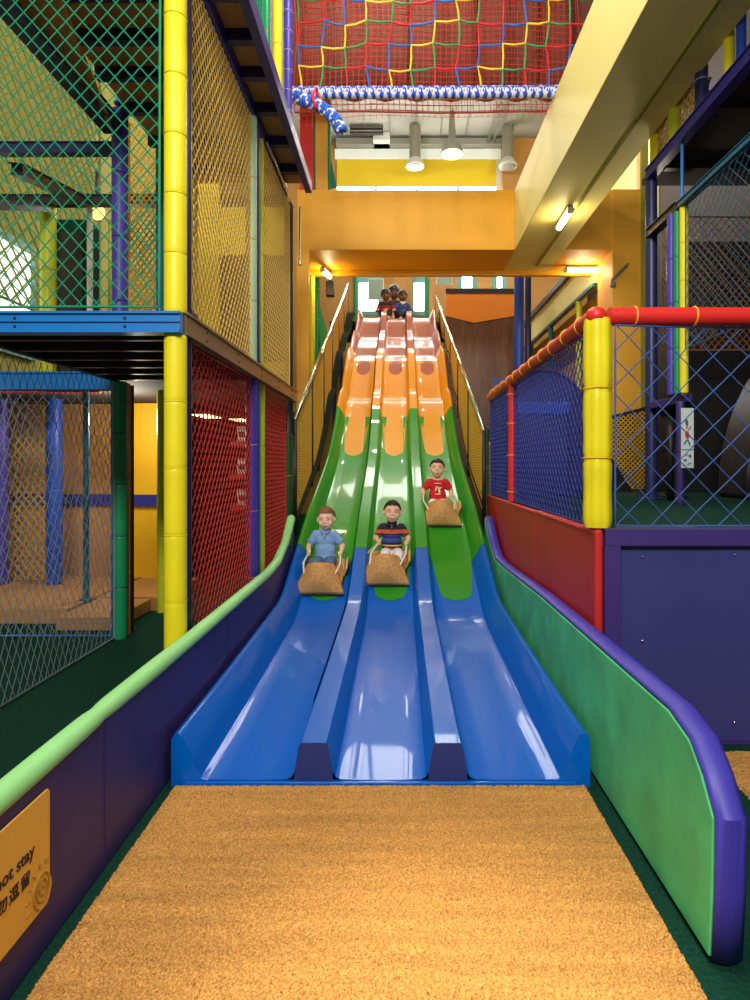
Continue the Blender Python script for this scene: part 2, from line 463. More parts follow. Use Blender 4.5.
# left wall: violet body with a rolled light-green cap
tL = thing('padded_wall', 'low violet padded wall with a rolled light green top edge left of the landing mat', 'padded wall', (-.985, 1.3, 0))
profL = [(.55,.525),(1.2,.525),(2.0,.535),(2.8,.53),(3.6,.535),(4.4,.54),(4.75,.57),(5.1,.68),(5.38,.86)]
def zl(Y):
    for (a, za), (b, zb) in zip(profL, profL[1:]):
        if Y <= b: return za + (zb-za)*(Y-a)/(b-a)
    return profL[-1][1]
mb = MB(); xs_ = [-.95, -1.03]
poly = [(-.95, Y, z-.05) for Y, z in profL] + [(-.95, 5.38, 0), (-.95, .55, 0)]
mb.prism(poly, (-.052, 0, 0)); put('wall_pad', mb, 'pad_violet', tL, bevel=.006)
mb = MB(); N = 110
def f(i, j):
    Y = .55 + (5.38-.55)*j/(N-1); a = -PI*.12 + PI*1.24*i/12
    bul = 1 + .10*noise.noise(Vector((Y*2.3, 0, 3))) - .16*math.exp(-((Y-1.93)/.035)**2)
    return Vector((-.976 + .030*bul*math.cos(a), Y, zl(Y) - .042 + .029*bul*math.sin(a)))
mb.grid(f, 13, N); bmesh.ops.contextual_create
put('top_roll', mb, 'pad_cap_green', tL, smooth=True, solid=.006)['label'] = 'light green rolled top'
for Y in (1.93, 3.3): put('seam', MB().box(-.951, -.9475, Y-.0015, Y+.0015, .01, .5), 'trim_violet', tL)
# right wall: green face pad in a blue-violet wrap with a chamfered near end
tR = thing('padded_wall', 'low green padded wall with a thick blue violet edge right of the slide run-out', 'padded wall', (.85, 1.55, 0))
top = [(1.560,.02),(1.545,.20),(1.540,.395),(1.60,.475),(1.67,.535),(1.80,.565),(3.43,.545),(4.6,.50),(5.1,.50),(5.4,.60),(5.7,.80)]
top2 = [(1.56,.02)] + top[1:]
gpoly = [(.802, Y, z) for Y, z in top] + [(.802, 5.7, .0)]
mb = MB().prism(gpoly, (.012, 0, 0)); put('face_pad', mb, 'pad_face_green', tR, bevel=.008, seg=3)['label'] = 'soft green face pad'
def off(pts, d):              # push the edge outwards for the wrap
    out = []
    for i, (y, z) in enumerate(pts):
        a = Vector(pts[max(i-1, 0)]); b = Vector(pts[min(i+1, len(pts)-1)]); t_ = (b-a).normalized(); out.append((y - t_.y*d, z + t_.x*d))
    return out
mb = MB()
nj = 7
ed = top
def f(i, j):
    y, z = ed[i]; a = j/(nj-1)
    d = .012*math.sin(PI*min(1, a*1.0))
    o_ = off(ed, .006 + d)[i]
    return Vector((.806 + .078*a, o_[0], max(.0, o_[1])))
mb.grid(f, len(ed), nj)
put('edge_wrap', mb, 'pad_blue_violet', tR, smooth=35, solid=.004)['label'] = 'blue violet wrapped edge'
mb = MB().prism([(.814, Y, z-.002) for Y, z in top] + [(.814, 5.7, 0)], (.068, 0, 0)); put('core', mb, 'pad_blue_violet', tR)

# coir landing mat
def coir(name, label, x0, x1, y0, y1, h, nx, ny, seedz=0):
    mb = MB()
    def f(i, j):
        u = i/(nx-1); v = j/(ny-1); x = x0 + (x1-x0)*u; y = y0 + (y1-y0)*v
        e = min(u*(x1-x0), (1-u)*(x1-x0), v*(y1-y0), (1-v)*(y1-y0))
        q = random.random()
        z = (h if e > 1e-6 else .001) + (q-.5)*.006*(1 if e > 1e-6 else 0)
        z += .0015*noise.noise(Vector((x*1.5, y*18, seedz)))
        jx = (random.random()-.5)*.004; jy = (random.random()-.5)*.004
        if e < 1e-6: jx *= 3; jy *= 3
        return Vector((x+jx, y+jy, z))
    mb.grid(f, nx, ny)
    return tag(put(name, mb, 'coir_carpet'), label, 'mat')
m = bpy.data.materials.new('coir_carpet'); m.use_nodes = True; M['coir_carpet'] = m
nt = m.node_tree; b = nt.nodes['Principled BSDF']; b.inputs['Roughness'].default_value = .95; b.inputs['Specular IOR Level'].default_value = .1
tc = nt.nodes.new('ShaderNodeTexCoord')
def noi(scale, det, st, lo, hi):
    mp = nt.nodes.new('ShaderNodeMapping'); mp.inputs['Scale'].default_value = st; nt.links.new(tc.outputs['Object'], mp.inputs[0])
    n = nt.nodes.new('ShaderNodeTexNoise'); n.inputs['Scale'].default_value = scale; n.inputs['Detail'].default_value = det; nt.links.new(mp.outputs[0], n.inputs['Vector'])
    r = nt.nodes.new('ShaderNodeMapRange'); r.inputs[1].default_value = .3; r.inputs[2].default_value = .7; r.inputs[3].default_value = lo; r.inputs[4].default_value = hi
    nt.links.new(n.outputs['Fac'], r.inputs[0]); return r.outputs[0]
a1 = noi(160, 3, (1, 1, 1), .55, 1.35); a2 = noi(3, 5, (.5, 6, 1), .84, 1.12)
mu = nt.nodes.new('ShaderNodeMath'); mu.operation = 'MULTIPLY'; nt.links.new(a1, mu.inputs[0]); nt.links.new(a2, mu.inputs[1])
vm = nt.nodes.new('ShaderNodeVectorMath'); vm.operation = 'SCALE'; vm.inputs[0].default_value = lin((192, 142, 78)); nt.links.new(mu.outputs[0], vm.inputs['Scale'])
nt.links.new(vm.outputs[0], b.inputs['Base Color'])
coir('landing_mat', 'large golden brown coir landing mat on the floor at the foot of the slide', -.905, .745, 1.0, 2.41, .014, 420, 360)
coir('coir_mat', 'corner of a second brown coir mat on the floor beyond the navy panel', 1.36, 2.6, 2.33, 2.70, .014, 120, 60, 5)

# yellow sign on the left wall
ts = thing('warning_sign', 'yellow sign with black writing and a faint spiral sun on the left padded wall', 'sign', (-.945, 1.4, .3))
def S(px, py): Y = -.945*600/(px-400); return W(px, py, Y)
yr = -.942*600/(50-400)      # right end of the board
mb = MB().box(-.9475, -.942, yr-.75, yr, .155, .425)
zt = HC-(787-465)/600*yr; zb = HC-(900-465)/600*yr
mb = MB().prism([(-.942, yr-.80, zb), (-.942, yr-.012, zb), (-.942, yr, zb+.012), (-.942, yr, zt-.008), (-.942, yr-.008, zt), (-.942, yr-.80, zt)], (-.006, 0, 0))
put('board', mb, 'sign_yellow', ts, bevel=.0015)
cjk = None
try:
    import os
    fp = os.path.join(bpy.utils.system_resource('DATAFILES'), 'fonts')
except Exception: pass
def text(body, size, m, parent, name, right_y, z, x=-.9412, bold=.0, sx=1., label=None):
    cu = bpy.data.curves.new('t', 'FONT'); cu.body = body; cu.size = size; cu.extrude = .0006; cu.align_x = 'RIGHT'; cu.offset = bold
    to = bpy.data.objects.new('t', cu); COL.objects.link(to); bpy.context.view_layer.update()
    me = bpy.data.meshes.new_from_object(to.evaluated_get(bpy.context.evaluated_depsgraph_get())); bpy.data.objects.remove(to)
    # text x -> world +Y (the sign is read from the slide side), text y -> world Z
    for v in me.vertices: v.co = Vector((v.co.z, v.co.x*sx, v.co.y))
    me.materials.append(M[m]); o = bpy.data.objects.new(name, me); COL.objects.link(o); o.parent = parent
    o.location = Vector((x, right_y, z)) - wloc(parent)
    if label: o['label'] = label
    return o
text('not stay', .046, 'ink', ts, 'lettering', 1.545, .298, bold=.0006)
text('勿', .040, 'ink', ts, 'lettering', 1.440, .240, bold=.0005)
text('逗', .040, 'ink', ts, 'lettering', 1.484, .240, bold=.0005)
text('留', .040, 'ink', ts, 'lettering', 1.528, .240, bold=.0005)
mb = MB(); pts = []
for i in range(90):
    a = i*.14*1.35; r = .004 + .046*i/89
    pts.append((-.9415, 1.578 + r*math.cos(a)*.80, .185 + r*math.sin(a)*.95))
mb.tube(pts, .0028, n=6); 
for q in range(6):
    a = PI*.42 + q*PI*.14
    p = Vector((-.9415, 1.578, .185)); d = Vector((0, math.cos(a)*.9, math.sin(a)))
    mb.tube([p + d*.060, p + d*.078], .0022, n=5)
put('spiral_sun', mb, 'ink_faint', ts, smooth=True)
mb = MB().prism([Vector((-.9425, 1.594, .172)) + Vector((0, .030*math.cos(2*PI*i/20), .036*math.sin(2*PI*i/20))) for i in range(20)], (-.005, 0, 0))
put('sun_tab', mb, 'sign_yellow', ts)
# thin dark green carpet over the whole floor
struct('floor', MB().box(-4.6, 5.0, -1.5, 16, -.1, 0), 'carpet_green')

# ================================================================== LEFT TOWER
XL = -1.09
padded_post(-1.085, 2.90, 0, 1.925, .053, 'yellow_vinyl', 'tall bright yellow padded corner post of the left tower, below the blue beam', tie=True)
padded_post(-1.085, 2.90, 2.03, 4.6, .053, 'yellow_vinyl', 'tall bright yellow padded corner post of the left tower, above the blue beam', tie=True)
def steel_post(x, y, z0, z1, r, m, label, group=None):
    t = thing('steel_post', label, 'post', (x, y, z0), group)
    put('tube', MB().tube([(x, y, z0), (x, y, z1)], r, n=14), m, t, smooth=40)
    put('foot_flange', MB().lathe([(r*2, z0), (r*2, z0+.012), (r*1.2, z0+.016), (r*1.2, z0+.04)], (x, y, 0), 16), m, t, smooth=35)
    return t
steel_post(-1.075, 3.02, 0, 1.93, .026, 'steel_navy', 'thin navy steel post right behind the yellow corner post at floor level')
steel_post(-1.075, 3.02, 2.045, 4.6, .026, 'steel_navy', 'thin navy steel post right behind the yellow corner post above the deck')
padded_post(-1.09, 4.40, 0, 1.93, .042, 'purple_vinyl', 'slim purple padded post between the two red nets', seg=.45)
padded_post(-1.09, 4.40, 2.045, 3.85, .040, 'pale_green_vinyl', 'slim pale green padded post in the golden net wall', seg=.45)
steel_post(-1.09, 4.545, 0, 1.93, .028, 'royal_vinyl', 'royal blue steel post beside the purple padded post')
steel_post(-1.09, 4.545, 2.045, 4.4, .028, 'steel_indigo', 'indigo steel post beside the pale green padded post')
padded_post(-1.09, 4.70, 0, 1.93, .032, 'lime_vinyl', 'slim lime padded post right of the royal blue steel post', seg=.45)
padded_post(-1.09, 4.70, 2.045, 3.85, .022, 'lime_vinyl', 'very thin lime padded post in the golden net wall', seg=.45)
padded_post(-1.075, 5.78, 0, 1.6, .04, 'dark_green_vinyl', 'dark green padded post where the left wall meets the slide', seg=.4)
steel_post(-1.09, 5.95, 1.6, 3.9, .03, 'steel_dark', 'dark steel post at the far end of the golden net wall')
# mid-height steel beams
beam_thing('bright blue steel front beam of the left deck with bolts', (-2.6, 2.86, 1.975), (-1.04, 2.86, 1.975), .05, .09, 'steel_blue', bolts=3)
beam_thing('brown steel side beam of the left deck running back beside the slide', (-1.055, 2.90, 1.985), (-1.055, 6.05, 1.985), .04, .10, 'brown_steel', bolts=5)
t = thing('tower_deck', 'dark deck of the left tower with joists seen from below', 'deck', (-1.6, 3.7, 1.93))
put('deck_board', MB().box(-2.12, -1.08, 2.89, 4.50, 2.0, 2.035), 'paint_dark', t)
for i in range(6):
    y = 3.02 + i*.28; put('joist', MB().box(-2.12, -1.08, y-.02, y+.02, 1.925, 2.0), 'steel_dark', t, bevel=.004)
put('edge_angle', MB().box(-2.14, -2.10, 2.89, 4.50, 1.925, 2.0), 'steel_dark', t)
# back corner and ball room frame
padded_post(-2.10, 4.50, 0, 1.925, .052, 'green_vinyl', 'green padded post at the corner of the caged ball room', seg=.36, tie='steel_navy')
padded_post(-2.095, 4.60, 0, 1.925, .026, 'paint_tan', 'tan padded post right behind the green padded post', seg=.5)
steel_post(-2.107, 4.72, 0, 1.925, .014, 'steel_dark', 'thin dark steel post beside the tan padded post')
padded_post(-2.10, 4.50, 2.04, 3.96, .058, 'purple_vinyl', 'purple padded post at the back corner of the upper left deck', seg=.5, tie='steel_navy')
steel_post(-2.08, 4.46, 3.98, 4.9, .022, 'steel_blue', 'thin blue steel post rising above the purple padded post')
padded_post(-2.10, 5.30, 0, 2.0, .045, 'lime_vinyl', 'lime padded post in front of the yellow wall, beside the tall yellow post', seg=.36)
beam_thing('blue steel beam over the caged ball room', (-3.4, 4.50, 1.93), (-2.13, 4.50, 1.93), .05, .12, 'steel_blue')
safety_net('blue diamond net hanging across the front of the ball room', (0, 4.50, 0), (1, 0, 0), (0, 0, 1), [(-3.4, .02), (-2.16, .02), (-2.16, 1.86), (-3.4, 1.86)], .085, .11, .0022, 'net_pale', border=.010, bm_='steel_blue')
safety_net('pale diamond net running from the green post towards the viewer', (-2.12, 0, 0), (0, 1, 0), (0, 0, 1), [(2.92, .02), (4.45, .02), (4.45, 1.92), (2.92, 1.92)], .065, .14, .0017, 'net_pale', border=.006)
# upper-left nets and beams
safety_net('green diamond net over the front of the upper left deck', (0, 2.86, 0), (1, 0, 0), (0, 0, 1), [(-2.5, 2.05), (-1.145, 2.05), (-1.145, 4.2), (-2.5, 4.2)], .080, .090, .0033, 'net_green', border=.006, sag=lambda u, v: Vector((0, .02*math.sin(u*3)*math.sin(v*2), 0)), seg=.2)
safety_net('golden diamond net on the side of the upper left deck, nearest panel', (XL, 0, 0), (0, 1, 0), (0, 0, 1), [(3.06, 2.05), (4.36, 2.05), (4.36, 3.88), (3.06, 4.5)], .062, .085, .0042, 'net_gold', border=.008)
safety_net('narrow golden diamond net beyond the pale green post', (XL, 0, 0), (0, 1, 0), (0, 0, 1), [(4.74, 2.05), (5.90, 2.05), (5.90, 3.85), (4.74, 3.85)], .062, .085, .0042, 'net_gold', border=.008)
safety_net('red diamond net beside the yellow corner post under the deck', (XL, 0, 0), (0, 1, 0), (0, 0, 1), [(3.06, .1), (4.35, .1), (4.35, 1.92), (3.06, 1.92)], .070, .085, .0040, 'net_red', border=.007)
safety_net('narrow red diamond net right of the lime post', (XL, 0, 0), (0, 1, 0), (0, 0, 1), [(4.74, .1), (5.72, .1), (5.72, 1.92), (4.74, 1.92)], .060, .075, .0036, 'net_red', border=.007)
beam_thing('indigo steel cross beam left of the purple padded post', (-4.2, 4.52, 3.68), (-2.14, 4.52, 3.68), .05, .075, 'steel_navy')
beam_thing('dark indigo beam running back to the purple padded post', (-2.12, 1.9, 3.80), (-2.12, 4.44, 3.80), .09, .09, 'steel_navy')
beam_thing('blue double steel beam right of the purple padded post', (-2.04, 4.46, 4.03), (-1.12, 4.46, 4.03), .05, .10, 'steel_indigo')
beam_thing('short bright blue beam high in the upper left', (-2.52, 4.44, 4.66), (-2.10, 4.44, 4.66), .05, .06, 'steel_blue')
beam_thing('dark indigo beam near the top beside the yellow corner post', (-2.05, 4.44, 4.62), (-1.15, 4.44, 4.62), .05, .09, 'steel_navy')
t = thing('slanted_panel', 'tan triangular slanted panel behind the green net', 'panel', (-2.4, 3.6, 3.9))
a, b_, c = W(113, 132, 4.42), W(-40, -60, 2.9), W(36, -60, 2.9)
put('board', MB().prism([a, b_, c], (0, .02, .03)), 'paint_tan', t)
put('edge_batten', MB().bar(a, c, .02, .03), 'paint_tan', t)
# upper deck 2 with ladder-like soffit over the slide side
t = thing('upper_deck', 'second storey deck of the left tower with indigo joists seen from below', 'deck', (-1.5, 4.2, 3.88))
put('deck_board', MB().box(-2.05, -.86, 2.6, 5.70, 3.975, 4.0), 'paint_tan', t)
for y in (2.75, 3.05, 3.35, 3.70, 4.05, 4.45, 4.90, 5.35):
    put('joist', MB().box(-2.05, -.88, y-.03, y+.03, 3.90, 3.975), 'steel_navy', t, bevel=.004)
put('side_rail', MB().box(-.90, -.84, 2.6, 5.72, 3.89, 4.0), 'steel_indigo', t, bevel=.005)
put('side_rail', MB().box(-1.12, -1.07, 2.6, 5.72, 3.86, 3.975), 'steel_indigo', t, bevel=.005)
steel_post(-1.0, 6.0, 3.3, 3.88, .012, 'chrome', 'short thin chrome rod under the far end of the upper deck')
t = thing('guard_rod', 'slanting white steel rod along the top of the narrow golden net', 'rod', (-1.06, 4.75, 3.9))
put('rod', MB().tube([(-1.055, 4.75, 3.86), (-1.055, 5.95, 3.86)], .010, n=8), 'chrome', t, smooth=True)
# posts and nets above the upper deck
padded_post(-.93, 4.55, 4.0, 6.4, .035, 'yellow_vinyl', 'yellow padded post above the upper deck beside the rope bridge', seg=.5)
padded_post(-.98, 4.40, 4.0, 6.4, .028, 'green_vinyl', 'green padded post above the upper deck beside the yellow one', seg=.5)
padded_post(-.905, 4.85, 4.0, 6.4, .035, 'purple_vinyl', 'purple padded post laced with white ties at the rope bridge', seg=.16, tie='tie_white')
safety_net('teal net above the upper deck left of the yellow post', (-1.0, 0, 0), (0, 1, 0), (0, 0, 1), [(3.5, 4.02), (4.36, 4.02), (4.36, 6.2), (3.5, 6.2)], .05, .11, .007, 'net_green', border=.008)
# background colours inside the left tower
t = thing('back_panel', 'bright yellow wall board behind the lower left tower, seen past the green post', 'panel', (-2.6, 6.3, 0))
put('board', MB().box(-3.0, -2.28, 6.3, 6.36, .0, 1.95), 'paint_deep_yellow', t, bevel=.004)
put('rail_band', MB().box(-3.0, -2.28, 6.26, 6.30, .87, .99), 'steel_indigo', t)
put('toe_board', MB().box(-2.7, -2.1, 5.35, 6.3, .0, .12), 'paint_tan', t)
t = thing('ball_room_wall', 'tan padded wall at the back of the caged ball room', 'panel', (-3.8, 6.4, 0))
put('board', MB().box(-4.5, -3.02, 6.4, 6.46, .0, 1.95), 'paint_tan', t)
put('rail_band', MB().box(-4.5, -3.02, 6.36, 6.40, .87, .99), 'steel_indigo', t)
t = thing('ball_room_platform', 'low tan padded platform on the floor of the caged ball room', 'platform', (-3.2, 5.6, 0))
mb = MB().prism([(-2.72, 4.60, .0), (-4.5, 4.60, 0), (-4.5, 6.4, 0), (-2.72, 6.4, 0)], (0, 0, .13))
put('pad', MB().box(-4.5, -2.72, 4.9, 6.38, 0, .13), 'paint_tan', t, bevel=.01)
put('pad', MB().box(-2.70, -2.22, 4.70, 6.28, 0, .11), 'paint_tan', t, bevel=.01)
padded_post(-3.40, 5.9, .13, 2.0, .075, 'royal_vinyl', 'thick indigo padded pillar inside the caged ball room', seg=.9, tie=None)
padded_post(-3.92, 5.9, .13, 2.0, .06, 'purple_vinyl', 'purple padded pillar at the far left inside the caged ball room', seg=.9, tie=None)
steel_post(-2.72, 5.2, .13, 2.0, .025, 'steel_teal', 'thin teal steel pole inside the caged ball room')
beam_thing('red padded beam over the back of the ball room', (-3.5, 5.2, 1.97), (-2.6, 5.2, 1.97), .06, .09, 'pad_red', flange=False)
safety_net('yellow green net on the left side inside the ball room', (0, 6.1, 0), (1, 0, 0), (0, 0, 1), [(-4.5, .14), (-3.5, .14), (-3.5, 2.0), (-4.5, 2.0)], .08, .1, .009, 'net_yellow', border=.01)
# behind red nets: maroon room with lit shelves
t = thing('maroon_wall', 'dark maroon wall board behind the red nets', 'panel', (-2.0, 8.1, 0))
put('board', MB().box(-3.0, -1.42, 8.05, 8.1, 0, 1.95), 'paint_maroon', t)
put('dark_back', MB().box(-1.50, -1.46, 6.2, 8.0, 0, 1.9), 'paint_maroon', t)
for k, (px, py) in enumerate([(275, 442), (275, 474), (275, 497), (243, 442), (243, 474), (243, 505)]):
    p = W(px, py, 7.6 if px > 260 else 6.6)
    t = thing('display_box', ['white lit box with a dark slot, upper right of those behind the red nets', 'pale box behind the narrow red net, second from the top', 'pale box behind the narrow red net, lowest',
              'pale box behind the purple post, top one', 'pale box behind the purple post, middle one', 'pale box behind the purple post, lowest'][k], 'box', p, 'boxes behind the red nets')
    w = .075 if px > 260 else .05
    put('shell', MB().box(p.x-w, p.x+w, p.y-.05, p.y+.05, p.z, p.z+.17), 'paint_pale', t, bevel=.006)
    put('shelf_board', MB().box(p.x-w-.07, p.x+w+.05, p.y-.09, p.y+.09, p.z-.05, p.z), 'pad_red', t)
    put('slot', MB().box(p.x-w*.6, p.x+w*.6, p.y-.056, p.y-.05, p.z+.05, p.z+.11), 'ink', t)
# ceiling light seen below the deck
for k, (px, py, y) in enumerate([(207, 416, 5.6), (240, 420, 7.2)]):
    p = W(px, py, y); t = thing('ceiling_light', ['square white ceiling light seen through the near red net', 'small round ceiling light seen beside the purple post'][k], 'ceiling light', p)
    put('housing', MB().box(p.x-.09, p.x+.09, p.y-.25, p.y+.25, p.z, p.z+.05), 'paint_dark', t)
    put('diffuser', MB().box(p.x-.08, p.x+.08, p.y-.2, p.y+.2, p.z-.006, p.z), 'lamp_warm', t)
t = thing('lower_ceiling', 'dark ceiling over the space behind the red nets', 'panel', (-2.2, 6.5, 1.98))
put('board', MB().box(-3.0, -1.42, 4.6, 8.05, 1.955, 2.01), 'paint_dark', t)
# upper level background
t = thing('upper_back_wall', 'yellow and tan wall boards behind the golden nets', 'panel', (-2.3, 7.4, 2.0))
put('board', MB().box(-2.9, -1.40, 7.40, 7.46, 2.02, 5.6), 'paint_umber', t)
put('yellow_band', MB().box(-2.88, -1.42, 7.34, 7.39, W(0, 255, 7.34).z, W(0, 207, 7.34).z), 'paint_yellow', t)
put('yellow_band', MB().box(-2.55, -2.2, 7.30, 7.335, 2.1, 4.9), 'paint_yellow', t)
put('low_band', MB().box(-2.4, -1.42, 7.34, 7.39, 2.42, 2.56), 'paint_yellow', t)
put('dark_band', MB().box(-2.88, -1.42, 7.37, 7.398, W(0, 207, 7.37).z, W(0, 195, 7.37).z), 'paint_dark', t)
# far upper-left room
padded_post(-3.81, 6.5, 2.0, 4.1, .08, 'lime_vinyl', 'lime padded post beside the bright window in the upper left', seg=.6)
padded_post(-3.36, 6.5, 2.0, 4.1, .03, 'paint_pale', 'thin white post in the upper left room', seg=.6, tie=None)
padded_post(-3.3, 6.9, 2.0, 4.1, .05, 'lime_vinyl', 'lime green post just right of the thin white one in the upper left room', seg=.6)
t = thing('dark_cabinet', 'dark green padded block between the lime posts of the upper left room', 'cabinet', (-3.6, 6.8, 2.0))
put('body', MB().box(-3.92, -3.5, 6.7, 7.0, 2.0, 4.05), 'carpet_green', t, bevel=.02)
put('panel', MB().box(-3.88, -3.54, 6.68, 6.70, 2.1, 3.9), 'paint_dark', t, bevel=.01)
beam_thing('dark beam across the upper left room', (-4.5, 6.45, 4.14), (-2.6, 6.45, 4.14), .06, .10, 'steel_dark')
beam_thing('dark sloping beam above the lime post of the upper left room', (-3.72, 4.8, 3.40), (-3.76, 6.4, 4.05), .07, .08, 'steel_dark')
beam_thing('dark sloping beam from the cross beam to the purple padded post', (-3.0, 4.7, 3.62), (-3.35, 6.4, 4.1), .08, .08, 'steel_dark')
safety_net('yellow net with a thin yellow edge beside the purple padded post', (0, 5.6, 0), (1, 0, 0), (0, 0, 1), [(-2.53, 2.05), (-1.9, 2.05), (-1.9, 4.0), (-2.53, 4.5)], .055, .075, .007, 'net_yellow', border=.014)
steel_post(-2.02, 5.05, 2.05, 4.2, .035, 'steel_teal', 'teal steel post left of the yellow corner post on the upper deck')
beam_thing('olive wall rail in the upper left', (-4.55, 5.0, 2.1), (-4.55, 9.0, 2.1), .05, .2, 'paint_olive', flange=False)
p = W(97, 212, 7.2); t = thing('ball_lamp', 'round amber lamp glowing behind the green net', 'lamp', p)
put('globe', MB().ball(p, .09, 14), 'lamp_amber', t, smooth=True); put('stem', MB().tube([p + Vector((0, 0, .08)), p + Vector((0, 0, .5))], .02, n=8), 'steel_dark', t, smooth=True)

# ================================================================== RIGHT PLATFORM
t = thing('play_platform', 'raised platform right of the slide with a navy front panel and dark green floor', 'platform', (3, 4.6, 0))
put('deck', MB().box(.955, 4.9, 2.80, 6.6, .93, 1.0), 'carpet_green', t)
put('front_panel', MB().box(1.02, 4.9, 2.80, 2.83, .0, .955), 'board_navy', t)['label'] = 'navy front panel'
put('top_trim', MB().box(.948, 4.9, 2.765, 2.80, .925, 1.005), 'trim_violet', t, bevel=.004)
put('corner_trim', MB().box(.945, 1.02, 2.765, 2.80, .0, .925), 'trim_violet', t, bevel=.004)
put('bottom_trim', MB().box(1.02, 4.9, 2.785, 2.80, .0, .03), 'trim_violet', t, bevel=.004)
put('edge_strip', MB().box(1.0, 4.9, 2.775, 2.80, 1.005, 1.012), 'chrome', t)
for x, z in ((1.13, .87), (1.13, .48), (1.56, .88), (1.56, .1)):
    put('bolt', MB().ball((x, 2.798, z), .007, 8), 'chrome', t, smooth=True)
put('side_board', MB().box(.945, .965, 2.80, 6.4, 0, .97), 'trim_violet', t)
t = thing('wall_pad', 'red vinyl wall pad on the platform side, the nearer one', 'wall pad', (.93, 2.80, .3))
put('cushion', MB().box(.905, .945, 2.785, 4.0, .30, 1.0), 'pad_red', t, bevel=.014, seg=3)
put('piping', MB().tube([(.904, 2.80, .985), (.904, 3.99, .985)], .004, n=6), 'pad_red', t, smooth=True)
t = thing('wall_pad', 'red vinyl wall pad on the platform side, the farther one', 'wall pad', (.93, 4.01, .3))
put('cushion', MB().box(.905, .945, 4.005, 6.2, .30, .995), 'pad_red', t, bevel=.014, seg=3)
put('piping', MB().tube([(.904, 4.02, .98), (.904, 6.19, .98)], .004, n=6), 'pad_red', t, smooth=True)
# yellow corner post in lobed foam
def lobed(x, y, z0, z1, r, m, label):
    t = thing('padded_post', label, 'post', (x, y, z0))
    put('pole', MB().lathe([(.03, z0), (.03, z1)], (x, y, 0), 10), 'steel_dark', t, smooth=40)
    n = 3; h = (z1-z0)/n
    for i in range(n):
        mb = MB(); nz = 12
        def f(a, j):
            th = 2*PI*a/64; k = j/(nz-1)
            rr = r*(.93 + .07*abs(math.cos(th*3.5+.6))) * (1 + .02*math.sin(k*9+i*2))
            if j in (0, nz-1): rr *= .92
            return Vector((x + rr*math.cos(th), y + rr*math.sin(th), z0 + (i + .004 + .992*k)*h))
        g = mb.grid(f, 64, nz, closed_u=True)
        mb.bm.faces.new([r_[-1] for r_ in g]); mb.bm.faces.new([r_[0] for r_ in g])
        put('foam_sleeve', mb, m, t, smooth=60)
    for i in range(1, n):
        a = [Vector((x + (r+.001)*math.cos(q*PI/8), y + (r+.001)*math.sin(q*PI/8), z0 + i*h)) for q in range(16)]
        put('cable_tie', MB().tube(a, .003, n=4, closed=True), 'tie_orange', t, smooth=True)
lobed(.935, 2.845, 1.005, 1.99, .066, 'yellow_vinyl', 'thick bright yellow padded post at the corner of the right platform')
# red padded rail: front run and side run
t = thing('padded_rail', 'red padded top rail with orange ties around the right platform', 'rail', (.925, 2.83, 1.98))
def rail(pts, r, nm): put(nm, MB().tube(pts, r, n=20), 'red_vinyl', t, smooth=50)
x0, zr = .925, 2.0
put('front_run', MB().tube([(x0+.06, 2.83, zr), (1.35, 2.83, zr), (3.2, 2.83, zr)], .043, n=20), 'red_vinyl', t, smooth=50)
put('elbow', MB().ball((x0, 2.83, zr), (.050, .050, .046), 20), 'red_vinyl', t, smooth=True)
put('side_run', MB().tube([(x0-.002, 2.85, zr), (x0, 4.4, zr), (x0, 6.15, zr-.01)], .042, n=20), 'red_vinyl', t, smooth=50)
def ring(c, r, ax, tr=.005):
    pts = []
    for q in range(20):
        a = 2*PI*q/20
        pts.append(Vector(c) + (Vector((0, r*math.cos(a), r*math.sin(a))) if ax == 'X' else Vector((r*math.cos(a), 0, r*math.sin(a)))))
    return MB().tube(pts, tr, n=6, closed=True)
for x in (1.105, 1.385, 1.68, 2.0, 2.4): put('cable_tie', ring((x, 2.83, zr), .045, 'X'), 'tie_orange', t, smooth=True)
for y in (3.03, 3.30, 3.58, 3.84, 4.12, 4.42, 4.72, 5.0, 5.3, 5.6, 5.9): put('cable_tie', ring((x0, y, zr), .044, 'Y'), 'tie_orange', t, smooth=True)
t = thing('padded_post', 'slim red padded post with orange ties under the red rail', 'post', (.925, 4.93, 1.0))
put('foam_sleeve', MB().tube([(.925, 4.93, 1.0), (.925, 4.93, 1.96)], .036, n=18), 'red_vinyl', t, smooth=50)
for z in (1.08, 1.38, 1.64, 1.88): 
    pts = [Vector((.925 + .04*math.cos(q*PI/8), 4.95 + .06*math.sin(q*PI/8), z)) for q in range(16)]
    put('cable_tie', MB().tube(pts, .005, n=6, closed=True), 'tie_orange', t, smooth=True)
padded_post(.955, 5.12, 1.0, 1.93, .028, 'red_vinyl', 'second slim red padded post just behind the first, under the red rail', seg=.5)
padded_post(.90, 6.28, .45, 1.68, .035, 'dark_green_vinyl', 'dark green padded post where the right slide net ends', seg=.42)
safety_net('blue diamond net above the navy front panel', (0, 2.83, 0), (1, 0, 0), (0, 0, 1), [(1.01, 1.015), (3.2, 1.015), (3.2, 1.955), (1.01, 1.955)], .165, .165, .0029, 'net_blue', border=.005, sag=lambda u, v: Vector((0, .015*math.sin(u*5), .004*math.sin(u*19))), seg=.12)
safety_net('navy diamond net under the side run of the red rail', (.925, 0, 0), (0, 1, 0), (0, 0, 1), [(2.93, 1.01), (6.12, 1.01), (6.12, 1.95), (2.93, 1.95)], .07, .075, .0032, 'net_navy', border=.006)
